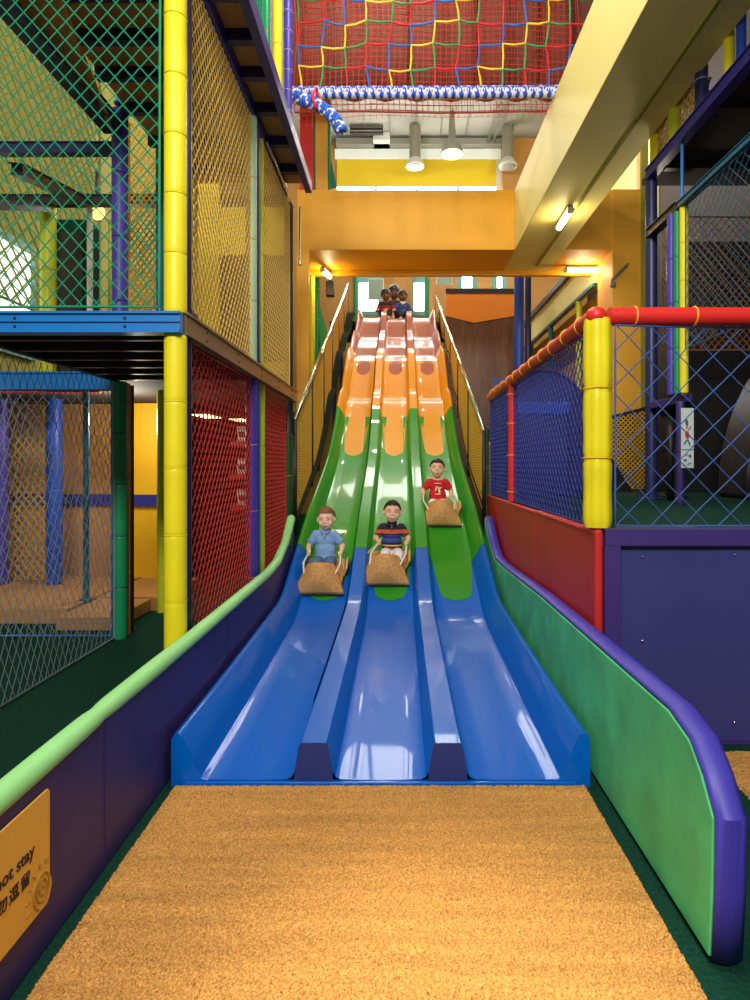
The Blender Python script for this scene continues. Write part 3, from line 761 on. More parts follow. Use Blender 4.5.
# navy arched play panels on the platform
t = thing('arched_panel', 'dark navy padded panel with a rounded top behind the side net', 'panel', (1.5, 6.3, 1.0))
pl = [(.98, 6.35, 1.0), (2.05, 6.35, 1.0), (2.05, 6.35, 1.45)]
for i in range(15):
    a = PI*.02 + (PI*.62)*i/14; pl.append((1.52 + .53*math.cos(a), 6.35, 1.58 + .72*math.sin(a)))
pl.append((.98, 6.35, 2.22))
put('board', MB().prism(pl, (0, .05, 0)), 'paint_navy', t, bevel=.01)
arc = [Vector(p) for p in pl[3:-1]]
put('edge_tube', MB().tube(arc, .018, n=8), 'steel_navy', t, smooth=True)
t = thing('play_box', 'navy box with a lighter blue top face behind the side net', 'box', (1.2, 5.9, 1.0))
put('body', MB().box(.99, 1.62, 5.75, 6.2, 1.0, 1.88), 'paint_navy', t, bevel=.02, seg=3)
put('top_band', MB().box(.98, 1.63, 5.73, 6.22, 1.78, 1.90), 'royal_vinyl', t, bevel=.015)
# ================================================================== RIGHT TOWER
beam_thing('blue steel deck beam high on the right tower', (2.2, 2.4, 3.86), (2.2, 5.32, 3.86), .05, .09, 'steel_indigo', bolts=0)
beam_thing('thin teal steel beam below the high deck on the right tower', (2.2, 2.4, 3.34), (2.2, 4.72, 3.34), .04, .045, 'steel_teal')
beam_thing('dark lower continuation of the teal beam on the right tower', (2.2, 4.74, 3.34), (2.2, 5.3, 3.34), .05, .07, 'steel_dark')
steel_post(2.2, 4.68, 3.365, 3.81, .012, 'steel_blue', 'thin blue rod joining the two beams of the right tower')
steel_post(2.22, 5.30, 1.0, 3.81, .05, 'steel_navy', 'navy steel post of the right tower beside the gold column')
steel_post(2.55, 5.6, 1.0, 3.7, .06, 'steel_dark', 'dark steel post behind the navy one in the right tower')
padded_post(2.17, 4.80, 1.86, 3.30, .03, 'purple_vinyl', 'purple edge post left of the three-coloured post', seg=.4, tie=None)
padded_post(2.19, 4.74, 1.86, 3.30, .028, 'green_vinyl', 'green middle post of the three-coloured post', seg=.4, tie=None)
padded_post(2.215, 4.68, 1.86, 3.32, .032, 'yellow_vinyl', 'yellow post of the three-coloured post on the right tower', seg=.3)
padded_post(2.30, 4.86, 1.86, 3.30, .02, 'paint_tan', 'thin tan post right of the three-coloured post', seg=.5, tie=None)
t = thing('step_deck', 'small violet step deck under the three-coloured post', 'deck', (2.2, 4.9, 1.79))
put('deck', MB().prism([W(650, 402, 5.2), W(692, 393, 4.62), W(692, 393, 4.62) + Vector((.5, .9, 0)), W(650, 402, 5.2) + Vector((.5, .9, 0))], (0, 0, -.06)), 'trim_violet', t, bevel=.006)
put('leg', MB().tube([(2.3, 5.1, 1.0), (2.3, 5.1, 1.80)], .03, n=10), 'steel_dark', t, smooth=True)
# poster
padded_post(2.13, 4.56, 1.0, 1.78, .03, 'trim_violet', 'violet post under the small step deck, carrying the narrow poster', seg=.4, tie=None)
p = W(687.5, 468, 4.5); h = 60*4.5/600; w = 12.5*4.5/600
t = thing('poster', 'narrow tall poster with a red figure hanging behind the blue net', 'poster', p)
put('sheet', MB().box(p.x-w/2, p.x+w/2, 4.5, 4.506, p.z, p.z+h), 'poster_paper', t)
put('divider', MB().box(p.x-w/2, p.x+w/2, 4.497, 4.5, p.z+h*.30, p.z+h*.312), 'steel_teal', t)
def blob(nm, cx, cz, rx, rz, m, rot=0):
    pts = []
    for i in range(14):
        a = 2*PI*i/14; x = rx*math.cos(a); z = rz*math.sin(a)
        pts.append((p.x + cx + x*math.cos(rot) - z*math.sin(rot), 4.4975, p.z + cz + x*math.sin(rot) + z*math.cos(rot)))
    put(nm, MB().prism(pts, (0, .002, 0)), m, t)
blob('figure_top', -.003, h*.55, .016, .03, 'poster_red', .1); blob('figure_head', -.005, h*.68, .009, .016, 'poster_orange'); blob('figure_hat', -.007, h*.76, .011, .028, 'poster_blue', .2)
blob('figure_leg', .010, h*.42, .006, .03, 'poster_green', .35); blob('figure_leg', -.016, h*.43, .006, .025, 'poster_blue', -.6)
blob('figure_arm', .016, h*.66, .004, .022, 'poster_blue', -.5)
blob('small_mark', -.008, h*.22, .011, .012, 'poster_orange'); blob('small_mark', .018, h*.20, .010, .014, 'poster_blue', .4); blob('small_mark', -.018, h*.13, .012, .009, 'poster_blue'); blob('small_mark', .012, h*.07, .018, .004, 'poster_blue', .4)
# high deck and what stands on it
t = thing('upper_deck', 'dark second storey deck of the right tower seen from below', 'deck', (3.4, 3.8, 3.86))
put('deck_board', MB().box(2.22, 4.9, 2.2, 5.5, 3.86, 3.91), 'paint_dark', t)
for i in range(4): put('joist', MB().box(2.24, 4.9, 2.5+i*.85, 2.56+i*.85, 3.80, 3.86), 'steel_dark', t)
safety_net('brown diamond net at the back of the right tower', (0, 6.0, 0), (1, 0, 0), (0, 0, 1), [(2.62, 2.45), (4.8, 2.45), (4.8, 3.78), (2.62, 3.78)], .07, .08, .0045, 'net_umber', border=.01)
t = thing('back_panel', 'dark brown wall board behind the brown net of the right tower', 'panel', (3.8, 6.7, 1.0))
put('board', MB().box(3.05, 4.95, 6.66, 6.7, 0, 3.78), 'paint_black', t)
put('cross_batten', MB().box(3.05, 4.95, 6.60, 6.66, 3.42, 3.52), 'steel_dark', t)
t = thing('dark_dome', 'black rounded slide housing at the far right behind the blue net', 'housing', (3.9, 5.6, 1.0))
mb = MB(); mb.prism([(3.95 + .95*math.cos(PI*i/20), 5.2, 1.0 + 1.55*math.sin(PI*i/20)) for i in range(21)], (0, .5, 0))
put('shell', mb, 'steel_dark', t, bevel=.05, seg=3)
put('rim', MB().tube([(3.95 + .95*math.cos(PI*i/20), 5.19, 1.0 + 1.55*math.sin(PI*i/20)) for i in range(21)], .03, n=8), 'steel_dark', t, smooth=True)
safety_net('dark diamond net on the side of the right tower below the teal beam', (2.2, 0, 0), (0, 1, 0), (0, 0, 1), [(3.2, 2.2), (4.62, 2.2), (4.62, 3.31), (3.2, 3.31)], .09, .09, .0018, 'steel_teal', border=.004)
padded_post(2.22, 4.05, 3.92, 5.2, .035, 'yellow_vinyl', 'bright yellow padded post high on the right tower', seg=.5)
padded_post(2.235, 3.93, 3.92, 5.2, .030, 'royal_vinyl', 'royal blue padded post beside the high yellow one on the right tower', seg=.5)
padded_post(2.22, 4.85, 3.92, 5.0, .05, 'lime_vinyl', 'yellow green padded post standing on the deck edge of the right tower', seg=.5)
padded_post(2.21, 4.40, 3.92, 5.3, .045, 'steel_navy', 'navy post laced with white ties high on the right tower', seg=.2, tie='tie_white')
padded_post(2.24, 5.25, 3.92, 4.5, .05, 'yellow_vinyl', 'short yellow padded post next to the gold column', seg=.3)
safety_net('brown net on the high deck of the right tower', (2.24, 0, 0), (0, 1, 0), (0, 0, 1), [(4.5, 3.93), (5.2, 3.93), (5.2, 4.6), (4.5, 5.1)], .07, .09, .008, 'net_gold', border=.012)

# ================================================================== BEAMS, COLUMN AND FIXTURES
t = thing('ceiling_beam', 'gold boxed cross beam spanning above the slide', 'beam', (.8, 8.4, 4.17))
put('casing', MB().box(-1.37, 1.53, 8.0, 8.9, 4.17, 4.97), 'paint_gold', t, bevel=.006)
put('casing', MB().box(2.2, 2.83, 8.0, 8.9, 4.17, 4.97), 'paint_column', t)
put('soffit_lip', MB().box(-1.37, 2.9, 8.86, 8.94, 4.10, 4.17), 'paint_gold', t, bevel=.004)
t = thing('ceiling_beam', 'cream boxed beam running overhead towards the viewer on the right', 'beam', (1.86, 3.5, 4.17))
put('casing', MB().box(1.53, 2.2, .6, 8.9, 4.17, 4.975), 'paint_cream', t, bevel=.006)
put('conduit', MB().box(1.95, 1.975, .6, 8.6, 4.15, 4.17), 'paint_olive', t)
t = thing('ceiling_column', 'gold square column holding the right end of the cross beam', 'column', (3.1, 8.4, 0))
put('shaft', MB().box(2.83, 3.28, 7.98, 8.6, 0, 4.97), 'paint_column', t, bevel=.006)
put('corner_strip', MB().box(3.20, 3.29, 7.95, 7.98, 0, 6.2), 'paint_olive', t)
t.name = 'square_column'
def tube_lamp(label, c, d, L, r=.035):
    c = Vector(c); d = Vector(d).normalized(); t = thing('fluorescent_lamp', label, 'lamp', c)
    put('tube', MB().tube([c - d*L/2, c + d*L/2], r, n=14), 'tube_light', t, smooth=50)
    for q in (-1, 1): put('end_cap', MB().tube([c + d*q*L/2, c + d*q*(L/2+.04)], r*1.05, n=14), 'duct_ring', t, smooth=50)
    put('housing', MB().bar(c - d*(L/2+.02) + Vector((0, 0, r+.012)), c + d*(L/2+.02) + Vector((0, 0, r+.012)), r*1.6, .03), 'duct_grey', t)
    put('bracket', MB().tube([c + d*L*.4 + Vector((0, 0, r)), c + d*L*.4 + Vector((0, 0, r+.05))], .03, n=10), 'duct_grey', t, smooth=True)
    li = bpy.data.lights.new('tube_glow', 'POINT'); li.energy = 7; li.color = (1, .78, .42); li.shadow_soft_size = .06
    lo = bpy.data.objects.new('tube_glow', li); COL.objects.link(lo); lo.location = (c - t.location) + Vector((0, 0, -.07)); lo.parent = t
    return t
tube_lamp('fluorescent tube under the overhead cream beam', (1.87, 6.82, 4.09), (0, 1, 0), .45)
tube_lamp('fluorescent tube under the cross beam near the gold column', (2.62, 8.62, 4.10), (1, 0, 0), .44)
tube_lamp('small fluorescent tube under the left end of the cross beam', (-1.07, 8.72, 4.08), (.25, 1, 0), .26)
t = thing('pipe_hook', 'small bent pipe fixed under the cross beam beside the column', 'pipe', (2.9, 7.9, 3.6))
put('pipe', MB().tube([W(628, 264, 8.0), W(620, 272, 7.95), W(612, 280, 7.95), W(613, 285, 7.95)], .022, n=8), 'duct_grey', t, smooth=True)
put('nozzle', MB().tube([W(613, 283, 7.95), W(613, 287, 7.95)], .035, n=10), 'duct_grey', t, smooth=True)
# balcony behind on the right
t = thing('balcony', 'cream balcony edge running back behind the slide on the right', 'balcony', (2.9, 11, 3.96))
put('fascia', MB().box(2.83, 2.95, 8.75, 13.6, 3.96, 4.38), 'paint_cream', t)
put('top_rail', MB().box(2.76, 2.84, 8.75, 13.6, 4.40, 4.52), 'steel_dark', t, bevel=.01)
put('under_rail', MB().box(2.80, 2.84, 8.75, 13.6, 3.90, 3.95), 'steel_teal', t)
for k, (px, mcol, lab) in enumerate([(532, 'green_vinyl', 'green and farthest'), (552, 'teal_vinyl', 'teal, the middle one'), (580, 'lime_vinyl', 'lime, the nearest')]):
    Y = 2.86*600/(px-400); padded_post(2.84, Y, 0, 3.9, .045, mcol, 'slim padded post under the balcony, %s' % lab, seg=.6)
t = thing('back_panel', 'golden lattice wall boards under the balcony', 'panel', (3.0, 11, 1.0))
put('board', MB().box(3.0, 3.05, 8.7, 14.5, 0, 3.9), 'panel_gold', t)
put('dark_band', MB().box(2.97, 3.0, 8.7, 14.5, 3.12, 3.34), 'wood_dark', t); put('dark_band', MB().box(2.97, 3.0, 8.7, 14.5, 1.6, 2.5), 'wood_dark', t)
# blue frame and chevron board
CY = 12.6
p0 = W(446, 289, CY); p1 = W(516, 289, CY)
t = thing('chevron_board', 'large dark wooden board with an orange chevron top right of the slide', 'board', ((p0.x+p1.x)/2, CY, 0))
put('board', MB().box(p0.x, p1.x, CY, CY+.05, 0, p0.z), 'wood_dark', t)
zc = W(0, 316, CY).z; zm = W(0, 323, CY).z; xm = W(474, 0, CY).x
put('chevron', MB().prism([(p0.x, CY-.015, p0.z-.1), (p1.x-.02, CY-.015, p0.z-.1), (p1.x-.02, CY-.015, zc), (xm, CY-.015, zm), (p0.x, CY-.015, zc)], (0, .014, 0)), 'paint_orange', t)
put('top_trim', MB().box(p0.x-.01, p1.x, CY-.03, CY+.06, p0.z-.1, p0.z+.0), 'ink', t)
padded_post(W(519, 0, 11).x, 11, 0, 5.2, .09, 'royal_vinyl', 'thick royal blue post right of the orange chevron board', seg=3.0, tie=None)
padded_post(W(528, 0, 11.4).x, 11.4, 0, 5.2, .06, 'steel_navy', 'navy post just right of the thick royal blue one', seg=3.0, tie=None)
# ================================================================== SLIDE SIDE NETS AND HANDRAILS
def side(label_side, xs0, xs1, Ya, za_, Yb, zb_, nedge, out):
    """sloping handrail with net down to the slide edge"""
    A = Vector((xs0, Ya, za_)); B = Vector((xs1, Yb, zb_)); 
    t = thing('handrail', 'sloping chrome handrail with dark posts along the %s of the slide' % label_side, 'handrail', A)
    put('rail', MB().tube([A, B], .022, n=12), 'chrome', t, smooth=True)
    ux = (xs1-xs0)/(Yb-Ya)
    for k in range(7):
        Y = Ya + (Yb-Ya)*k/6; x = xs0 + ux*(Y-Ya); z = za_ + (zb_-za_)*k/6
        put('post', MB().tube([(x+out*.0, Y, zs(Y)-.05), (x, Y, z)], .02, n=8), 'steel_dark', t, smooth=True)
    poly = [(Y, zs(Y)+.08) for Y in [Ya + (Yb-Ya)*i/16 for i in range(17)]] + [(Yb, zb_-.02), (Ya, za_-.02)]
    safety_net('golden net under the handrail on the %s of the slide' % label_side, (xs0 - ux*Ya, 0, 0), (ux, 1, 0), (0, 0, 1), poly, .055, .06, .0065, 'net_yellow', border=.012)
    t = thing('side_panel', 'golden side board behind the net on the %s of the slide' % label_side, 'panel', (xs0+out*.1, Ya, zs(Ya)))
    poly = poly[:-2] + [(Yb, zb_-.16), (Ya, za_-.16)]
    pl = [(xs0 + out*.06 + ux*(Y-Ya), Y, z) for Y, z in poly]
    put('board', MB().prism(pl, (out*.015, 0, 0)), 'panel_gold', t)
    # dark green apron between the net and the trough
    t = thing('slide_apron', 'dark green apron strip along the %s of the slide' % label_side, 'apron', (xs0, Ya, zs(Ya)-.3))
    edge = SX + out*.925
    mb = MB()
    def f(i, j):
        Y = Ya + (Yb-Ya)*j/40; xx = xs0 + ux*(Y-Ya)
        return Vector(((edge + out*.004) if i == 0 else xx, Y, zs(Y) + (.14 if i == 0 else .14 + .0)))
    mb.grid(f, 2, 41); put('strip', mb, 'paint_dark_green', t, solid=.02)
side('right side', .865, .86, 6.18, 1.66, 14.2, 5.30, None, 1)
side('left side', -1.04, -1.18, 5.95, 1.75, 13.6, 5.40, None, -1)
# golden boards and posts seen between left tower and slide
t = thing('corner_board', 'gold board closing the gap under the left end of the cross beam', 'panel', (-1.3, 7.3, 2.0))
put('board', MB().box(-1.36, -1.20, 7.9, 7.95, 2.0, 4.17), 'paint_gold', t)
padded_post(-1.30, 8.9, 1.2, 4.1, .04, 'yellow_vinyl', 'yellow padded post below the left end of the cross beam', seg=.5)
padded_post(-1.32, 9.6, 1.2, 4.6, .04, 'green_vinyl', 'green padded post behind the left handrail', seg=.5)
t = thing('green_sail', 'green fabric panel hanging beside the left handrail', 'panel', (-1.5, 10, 2))
put('cloth', MB().prism([W(315, 290, 9.8), W(327, 330, 9.8), W(318, 368, 9.8), W(311, 368, 9.8)], (0, .02, 0)), 'rope_green', t)
t = thing('dark_camera', 'small dark camera box hanging under the cross beam at the left', 'camera', W(330, 300, 9.2))
c = W(330, 288, 9.2); put('body', MB().box(c.x-.06, c.x+.06, 9.15, 9.3, c.z-.12, c.z+.1), 'ink', t, bevel=.01)
put('arm', MB().tube([c + Vector((0, 0, .1)), c + Vector((.02, 0, .45))], .015, n=8), 'ink', t, smooth=True)

# ================================================================== ROPE BRIDGE
t = thing('climbing_net', 'square climbing net of yellow, green, red and blue ropes hanging at the top', 'net', (.2, 6.0, 5.0))
cols = ['rope_yellow', 'rope_green', 'rope_red', 'rope_blue']
nx, nz = 14, 7; x0_, zb0, cs = -1.0, 5.05, .225
def node(i, j):
    r = random.Random(i*31+j*7); return Vector((x0_ + i*cs + (r.random()-.5)*.05, 6.0 + (r.random()-.5)*.05, zb0 + j*cs + (r.random()-.5)*.05))
for k in range(-nz+1, nx):                      # each rope climbs one mesh, runs sideways one mesh, and so on
    pts = []; i, j = k, 0
    if k < 0: i, j = 0, -k
    pts.append(node(i, j))
    while True:
        if j + 1 >= nz: break
        a, b2 = node(i, j), node(i, j+1); pts += [a.lerp(b2, .5) + Vector((.006, 0, 0)), b2]; j += 1
        if i + 1 >= nx: break
        a, b2 = node(i, j), node(i+1, j); pts += [a.lerp(b2, .5) + Vector((0, 0, -.014)), b2]; i += 1
    c = cols[(k*5 + 40) % 4]
    if len(pts) > 1: put('rope', MB().tube(pts, .011, n=6), c, t, smooth=True)['label'] = c.replace('rope_', '') + ' rope'
zrope = W(0, 97, 6).z
def braid(label, pts, R, r, turns, mats, loops=None, name='braided_rope'):
    t = thing(name, label, 'rope', pts[0])
    ms = {m: MB() for m in set(mats)}
    pts = [Vector(p) for p in pts]
    L = sum((b-a).length for a, b in zip(pts, pts[1:])); N = max(30, int(L/R*5))
    cum = [0]
    for a, b in zip(pts, pts[1:]): cum.append(cum[-1] + (b-a).length)
    def at(s):
        for k in range(len(pts)-1):
            if s <= cum[k+1] + 1e-9: return pts[k].lerp(pts[k+1], (s-cum[k])/max(1e-9, cum[k+1]-cum[k])), (pts[k+1]-pts[k]).normalized()
        return pts[-1], (pts[-1]-pts[-2]).normalized()
    for q, m_ in enumerate(mats):
        line = []; sg = 1 if q % 2 == 0 else -1
        for i in range(N+1):
            p, d = at(L*i/N)
            u = d.cross(Vector((0, 1, 0)))
            u = u.normalized() if u.length > .1 else Vector((1, 0, 0)); w = d.cross(u).normalized()
            ph = sg*2*PI*i/N*turns + 2*PI*q/len(mats)
            rr = R*(1 + .10*math.cos(4*ph*sg + q))
            line.append(p + u*rr*math.cos(ph) + w*rr*.8*math.sin(ph))
        ms[m_].tube(line, r, n=6)
    for m_, b in ms.items(): put(m_.replace('rope_', '') + '_strand', b, m_, t, smooth=True)
    return t
braid('thick braided blue and white rope along the bottom of the climbing net', [(-1.05, 5.93, zrope), (0, 5.92, zrope-.005), (1.0, 5.92, zrope), (1.62, 5.93, zrope+.01)], .046, .014, 34, ['rope_white', 'rope_white', 'rope_royal', 'rope_royal', 'rope_royal', 'rope_royal', 'rope_white', 'rope_white'])
braid('short braided blue rope end curling under the left corner of the climbing net', [W(286, 93, 5.4), W(300, 99, 5.35), W(316, 104, 5.35), W(328, 112, 5.35), W(337, 122, 5.35), W(342, 132, 5.35)], .042, .015, 5, ['rope_blue', 'rope_blue', 'rope_royal', 'rope_royal', 'rope_white', 'rope_white', 'rope_royal', 'rope_blue'])
t = thing('red_tie', 'red cord tying the blue rope end to the thick braided rope', 'cord', W(316, 100, 5.6))
put('loop', MB().tube([W(316, 88, 5.5), W(312, 96, 5.27), W(316, 108, 5.27), W(320, 100, 5.5)], .012, n=6, closed=True), 'rope_red', t, smooth=True)
safety_net('fine red square netting behind the climbing net', (0, 6.15, 0), (1, 0, 0), (0, 0, 1), [(-1.05, 4.80), (1.75, 4.88), (1.75, 6.6), (-1.05, 6.6)], .06, .06, .0027, 'net_redfine', border=.0, mode='square', seg=.2, sag=lambda u, v: Vector((0, .03*math.sin(u*4), .025*math.sin(u*2.3+1))))
safety_net('fine red netting on the far side of the rope bridge', (0, 7.4, 0), (1, 0, 0), (0, 0, 1), [(-1.3, 5.65), (2.2, 5.65), (2.2, 8), (-1.3, 8)], .07, .07, .0050, 'net_darkred', border=.01, mode='square', seg=.3, sag=lambda u, v: Vector((.02*math.sin(v*5), .05*math.sin(u*3), .02*math.sin(u*3.1))))
t = thing('bridge_banner', 'dark red fabric strips hanging inside the rope bridge', 'banner', (.3, 7.9, 5.9))
for k, (a, b2) in enumerate([(-1.5, -.69), (-.70, .14), (.13, 1.04), (1.03, 1.88), (1.87, 2.7)]):
    mb = MB(); mb.grid(lambda i, j, a=a, b2=b2: Vector((a + (b2-a)*i/10, 7.9 + .04*math.sin(i*1.3), 6.1 + 2.2*j/4)), 11, 5); put('strip', mb, 'fabric_brown', t, smooth=True, solid=.01)
braid('dark navy braided rope hanging behind the right tower posts', [W(652, 135, 5.6), W(664, 110, 5.6), W(690, 98, 5.5), W(708, 96, 5.4)], .05, .02, 8, ['rope_navy', 'steel_navy', 'rope_navy', 'steel_teal'])
braid('second dark braided rope above the first one on the right', [W(668, 92, 5.9), W(690, 84, 5.8), W(708, 82, 5.7)], .045, .018, 6, ['rope_navy', 'steel_indigo', 'rope_navy'])
# ================================================================== HALL
struct('ceiling', MB().box(-4.7, 5.1, 3.0, 16.1, 9.9, 10.0), 'paint_grey')
struct('wall_left', MB().box(-4.7, -4.6, 1.0, 16, 0, 10), 'paint_olive')
struct('wall_right', MB().box(5.0, 5.1, 1.0, 16, 0, 10), 'paint_dark')
mbw = MB().box(-4.7, 5.1, 16.0, 16.1, 0, 10)
struct('wall_back', mbw, 'paint_tan')
def wallbox(nm, px0, px1, py0, py1, m, Y=15.98, d=.04, kind=True):
    a = W(px0, py1, Y); b = W(px1, py0, Y)
    o = put(nm, MB().box(a.x, b.x, Y-d, Y, a.z, b.z), m, bevel=0)
    return tag(o, kind='structure')
wallbox('trim_1', 337, 496, 160, 187.5, 'paint_yellow')
wallbox('window_1', 337, 498, 187.5, 262, 'window_glow', d=.03)  # top strip is real; glow behind the cross beam added for slide highlights
for k, px in enumerate((376, 417, 458)): wallbox('trim_%d' % (40+k), px-1, px+1, 187.5, 262, 'window_teal', d=.06)
wallbox('trim_44', 335, 500, 262, 266, 'window_teal', d=.1)
wallbox('trim_2', 335, 500, 150, 160, 'curtain_window', d=.06)
wallbox('trim_3', 337, 500, 144, 150, 'paint_grey', d=.3)
wallbox('trim_4', 496, 501, 150, 192, 'paint_pale', d=.05)
wallbox('trim_5', 501, 560, 120, 200, 'paint_tan', d=.2)
wallbox('trim_6', 560, 660, 60, 200, 'paint_cream', d=.1)
wallbox('trim_7', 374, 390, 138, 150, 'paint_pale', d=.5)
def win(n, px0, px1, py0, py1, Y=15.9):
    a = W(px0, py1, Y); b = W(px1, py0, Y)
    fr = tag(put('window_%d' % n, MB().box(a.x-.12, b.x+.12, Y-.02, Y+.05, a.z-.12, a.z).box(a.x-.12, b.x+.12, Y-.02, Y+.05, b.z, b.z+.2).box(a.x-.12, a.x, Y-.02, Y+.05, a.z, b.z).box(b.x, b.x+.12, Y-.02, Y+.05, a.z, b.z), 'window_teal', bevel=0), kind='structure')
    put('window_glass', MB().box(a.x, b.x, Y, Y+.03, a.z, b.z), 'window_glow', fr)
win(2, 359, 378, 283, 311); win(3, 414, 424, 283, 311); win(4, 462, 472, 275, 288, 15.0); win(5, 497, 502, 272, 288, 15.0)
struct('wall_end', MB().box(-1.9, 3.4, 15.5, 15.55, 4.5, 6.9), 'panel_gold') if False else None
t = thing('square_pillar', 'tan pillar between the two bright windows behind the children at the top', 'pillar', (.1, 15.6, 4.5))
a = W(380, 0, 15.6).x; b2 = W(412, 0, 15.6).x
put('shaft', MB().box(a+.35, b2, 15.5, 15.85, 4.5, 7.5), 'paint_tan', t); put('base_trim', MB().box(a+.33, b2+.02, 15.48, 15.5, 4.5, 4.65), 'paint_gold', t)
p = W(376, 299, 15.3); t = thing('notice_paper', 'grey notice sheet on the window behind the top of the slide', 'notice', p)
put('sheet', MB().box(p.x-.18, p.x+.18, 15.3, 15.31, p.z, p.z+.5), 'paper_grey', t)
put('backing', MB().box(p.x-.2, p.x+.2, 15.31, 15.33, p.z-.02, p.z+.52), 'paint_pale', t)
p = W(447, 284, 14.8); t = thing('notice_paper', 'grey notice sheet above the orange chevron board', 'notice', p)
put('sheet', MB().box(p.x-.25, p.x+.12, 14.8, 14.81, p.z, p.z+.25), 'paper_grey', t); put('backing', MB().box(p.x-.27, p.x+.14, 14.81, 14.83, p.z-.02, p.z+.27), 'paint_pale', t)
for x, lab in ((W(355.5, 0, 14.9).x, 'left'), (W(427, 0, 14.9).x, 'right')):
    padded_post(x, 14.9, 4.57, 7.2, .05, 'green_vinyl', 'green padded post at the %s side of the start platform' % lab, seg=.5)
# ceiling fixtures
def duct(label, px, py, Y, r):
    p = W(px, py, Y); t = thing('duct_spotlight', label, 'ceiling light', p)
    put('duct', MB().lathe([(r*.8, p.z+.12), (r*.8, 9.9)], (p.x, p.y, 0), 20), 'duct_grey', t, smooth=40)
    put('collar', MB().lathe([(r*1.25, p.z), (r*1.3, p.z+.05), (r*.9, p.z+.16), (r*.8, p.z+.2)], (p.x, p.y, 0), 20), 'duct_ring', t, smooth=40)
    put('grille', MB().lathe([(r*1.0, p.z-.02), (r*1.0, p.z)], (p.x, p.y, 0), 20), 'duct_grey', t)
duct('grey duct downlight on the ceiling, the left one', 415, 167, 15.2, .18); duct('grey duct downlight on the ceiling, the right one', 508, 167, 15.2, .18)
p = W(452, 154, 14.6); t = thing('bay_lamp', 'round pale bay lamp on the ceiling between the two duct downlights', 'ceiling light', p)
put('dome', MB().lathe([(.26, p.z), (.27, p.z+.04), (.22, p.z+.2), (.10, p.z+.3), (.06, 9.9)], (p.x, p.y, 0), 24), 'duct_grey', t, smooth=50)
put('lens', MB().lathe([(.23, p.z-.03), (.25, p.z)], (p.x, p.y, 0), 24), 'lamp_warm', t)
p = W(470.5, 46, 12); t = thing('dome_lamp', 'round amber lamp glowing above the climbing net', 'ceiling light', p)
put('globe', MB().ball(p, (.29, .29, .17), 20), 'lamp_amber', t, smooth=True); put('collar', MB().lathe([(.2, p.z+.12), (.2, 9.9)], (p.x, p.y, 0), 20), 'duct_grey', t, smooth=40)
t = thing('ceiling_vent', 'dark louvred vent on the ceiling at the upper left of the hall', 'vent', W(366, 124, 15))
a = W(350, 133, 15.2); b2 = W(383, 115, 15.2)
put('frame', MB().box(a.x, b2.x, 15.2, 15.3, a.z, b2.z), 'steel_dark', t)
for i in range(5): z = a.z + (b2.z-a.z)*(i+.5)/5; put('louvre', MB().box(a.x+.02, b2.x-.02, 15.16, 15.2, z-.01, z+.01), 'duct_grey', t)
for k, x in enumerate((-.9, -.25, .4, 1.05, 1.7, 2.6)):
    struct('trim_%d' % (20+k), MB().box(x-.015, x+.015, 8.0, 16, 9.86, 9.9), 'duct_grey')
for k, x in enumerate((2.3, 2.45)):
    t = thing('ceiling_pipe', 'thin grey pipe along the ceiling, the %s of two' % ('left', 'right')[k], 'pipe', (x, 12, 9.75)); put('pipe', MB().tube([(x, 8, 9.75), (x, 15.9, 9.75)], .03, n=8), 'duct_grey', t, smooth=True)
    put('clamp', MB().box(x-.05, x+.05, 11.9, 12.0, 9.7, 9.9), 'duct_grey', t)
# coloured screens seen left of the rope bridge, behind
for k, (a_, b_2, m_, lab) in enumerate([(300, 314, 'pad_red', 'brick red'), (316, 328, 'panel_gold', 'golden')]):
    a = W(a_, 190, 8.5); b2 = W(b_2, 100, 8.5)
    t = thing('fabric_screen', '%s screen panel standing on the cross beam at its left end' % lab, 'screen', ((a.x+b2.x)/2, 8.5, 4.97))
    put('panel', MB().box(a.x, b2.x, 8.48, 8.52, 4.975, b2.z+.6), m_, t); put('edge_post', MB().tube([(b2.x+.02, 8.5, 4.975), (b2.x+.02, 8.5, b2.z+.6)], .02, n=8), 'green_vinyl', t, smooth=True)
t = thing('green_sail', 'teal fabric wedge beside the golden screen on the cross beam', 'panel', W(333, 188, 8.7))
put('cloth', MB().prism([W(329, 150, 8.7), W(337, 188, 8.7), W(329, 188, 8.7)], (0, .02, 0)), 'teal_vinyl', t)

put('upper_shaft', MB().box(3.19, 3.28, 7.98, 8.1, 4.97, 6.2), 'paint_column', [o for o in COL.objects if o.name == 'square_column'][0])
t = thing('stair_gate', 'dark barred edge with golden net below it in front of the gold column', 'gate', (2.9, 7.6, 1.0))
put('top_bar', MB().bar(W(604, 420, 7.6), W(650, 408, 7.6), .05, .06), 'steel_dark', t)
put('mesh', net_mesh((0, 7.58, 0), (1, 0, 0), (0, 0, 1), [(2.62, 1.0), (3.15, 1.0), (3.15, 2.0), (2.62, 1.88)], .06, .06, .009), 'net_yellow', t, normals=False)
put('backing', MB().prism([(2.60, 7.62, 1.0), (3.17, 7.62, 1.0), (3.17, 7.62, 2.0), (2.60, 7.62, 1.87)], (0, .02, 0)), 'paint_umber', t)
put('foot_wedge', MB().prism([W(606, 450, 7.55), W(632, 492, 7.55), W(606, 494, 7.55)], (0, -.03, 0)), 'paint_black', t)
t = thing('room_deck', 'deck of the upper left room, above the caged ball room', 'deck', (-3.5, 7, 1.95))
put('deck_board', MB().box(-4.6, -3.04, 5.3, 9.0, 1.95, 2.0), 'paint_dark', t); put('edge_beam', MB().box(-4.6, -3.04, 5.26, 5.30, 1.93, 2.02), 'steel_navy', t)
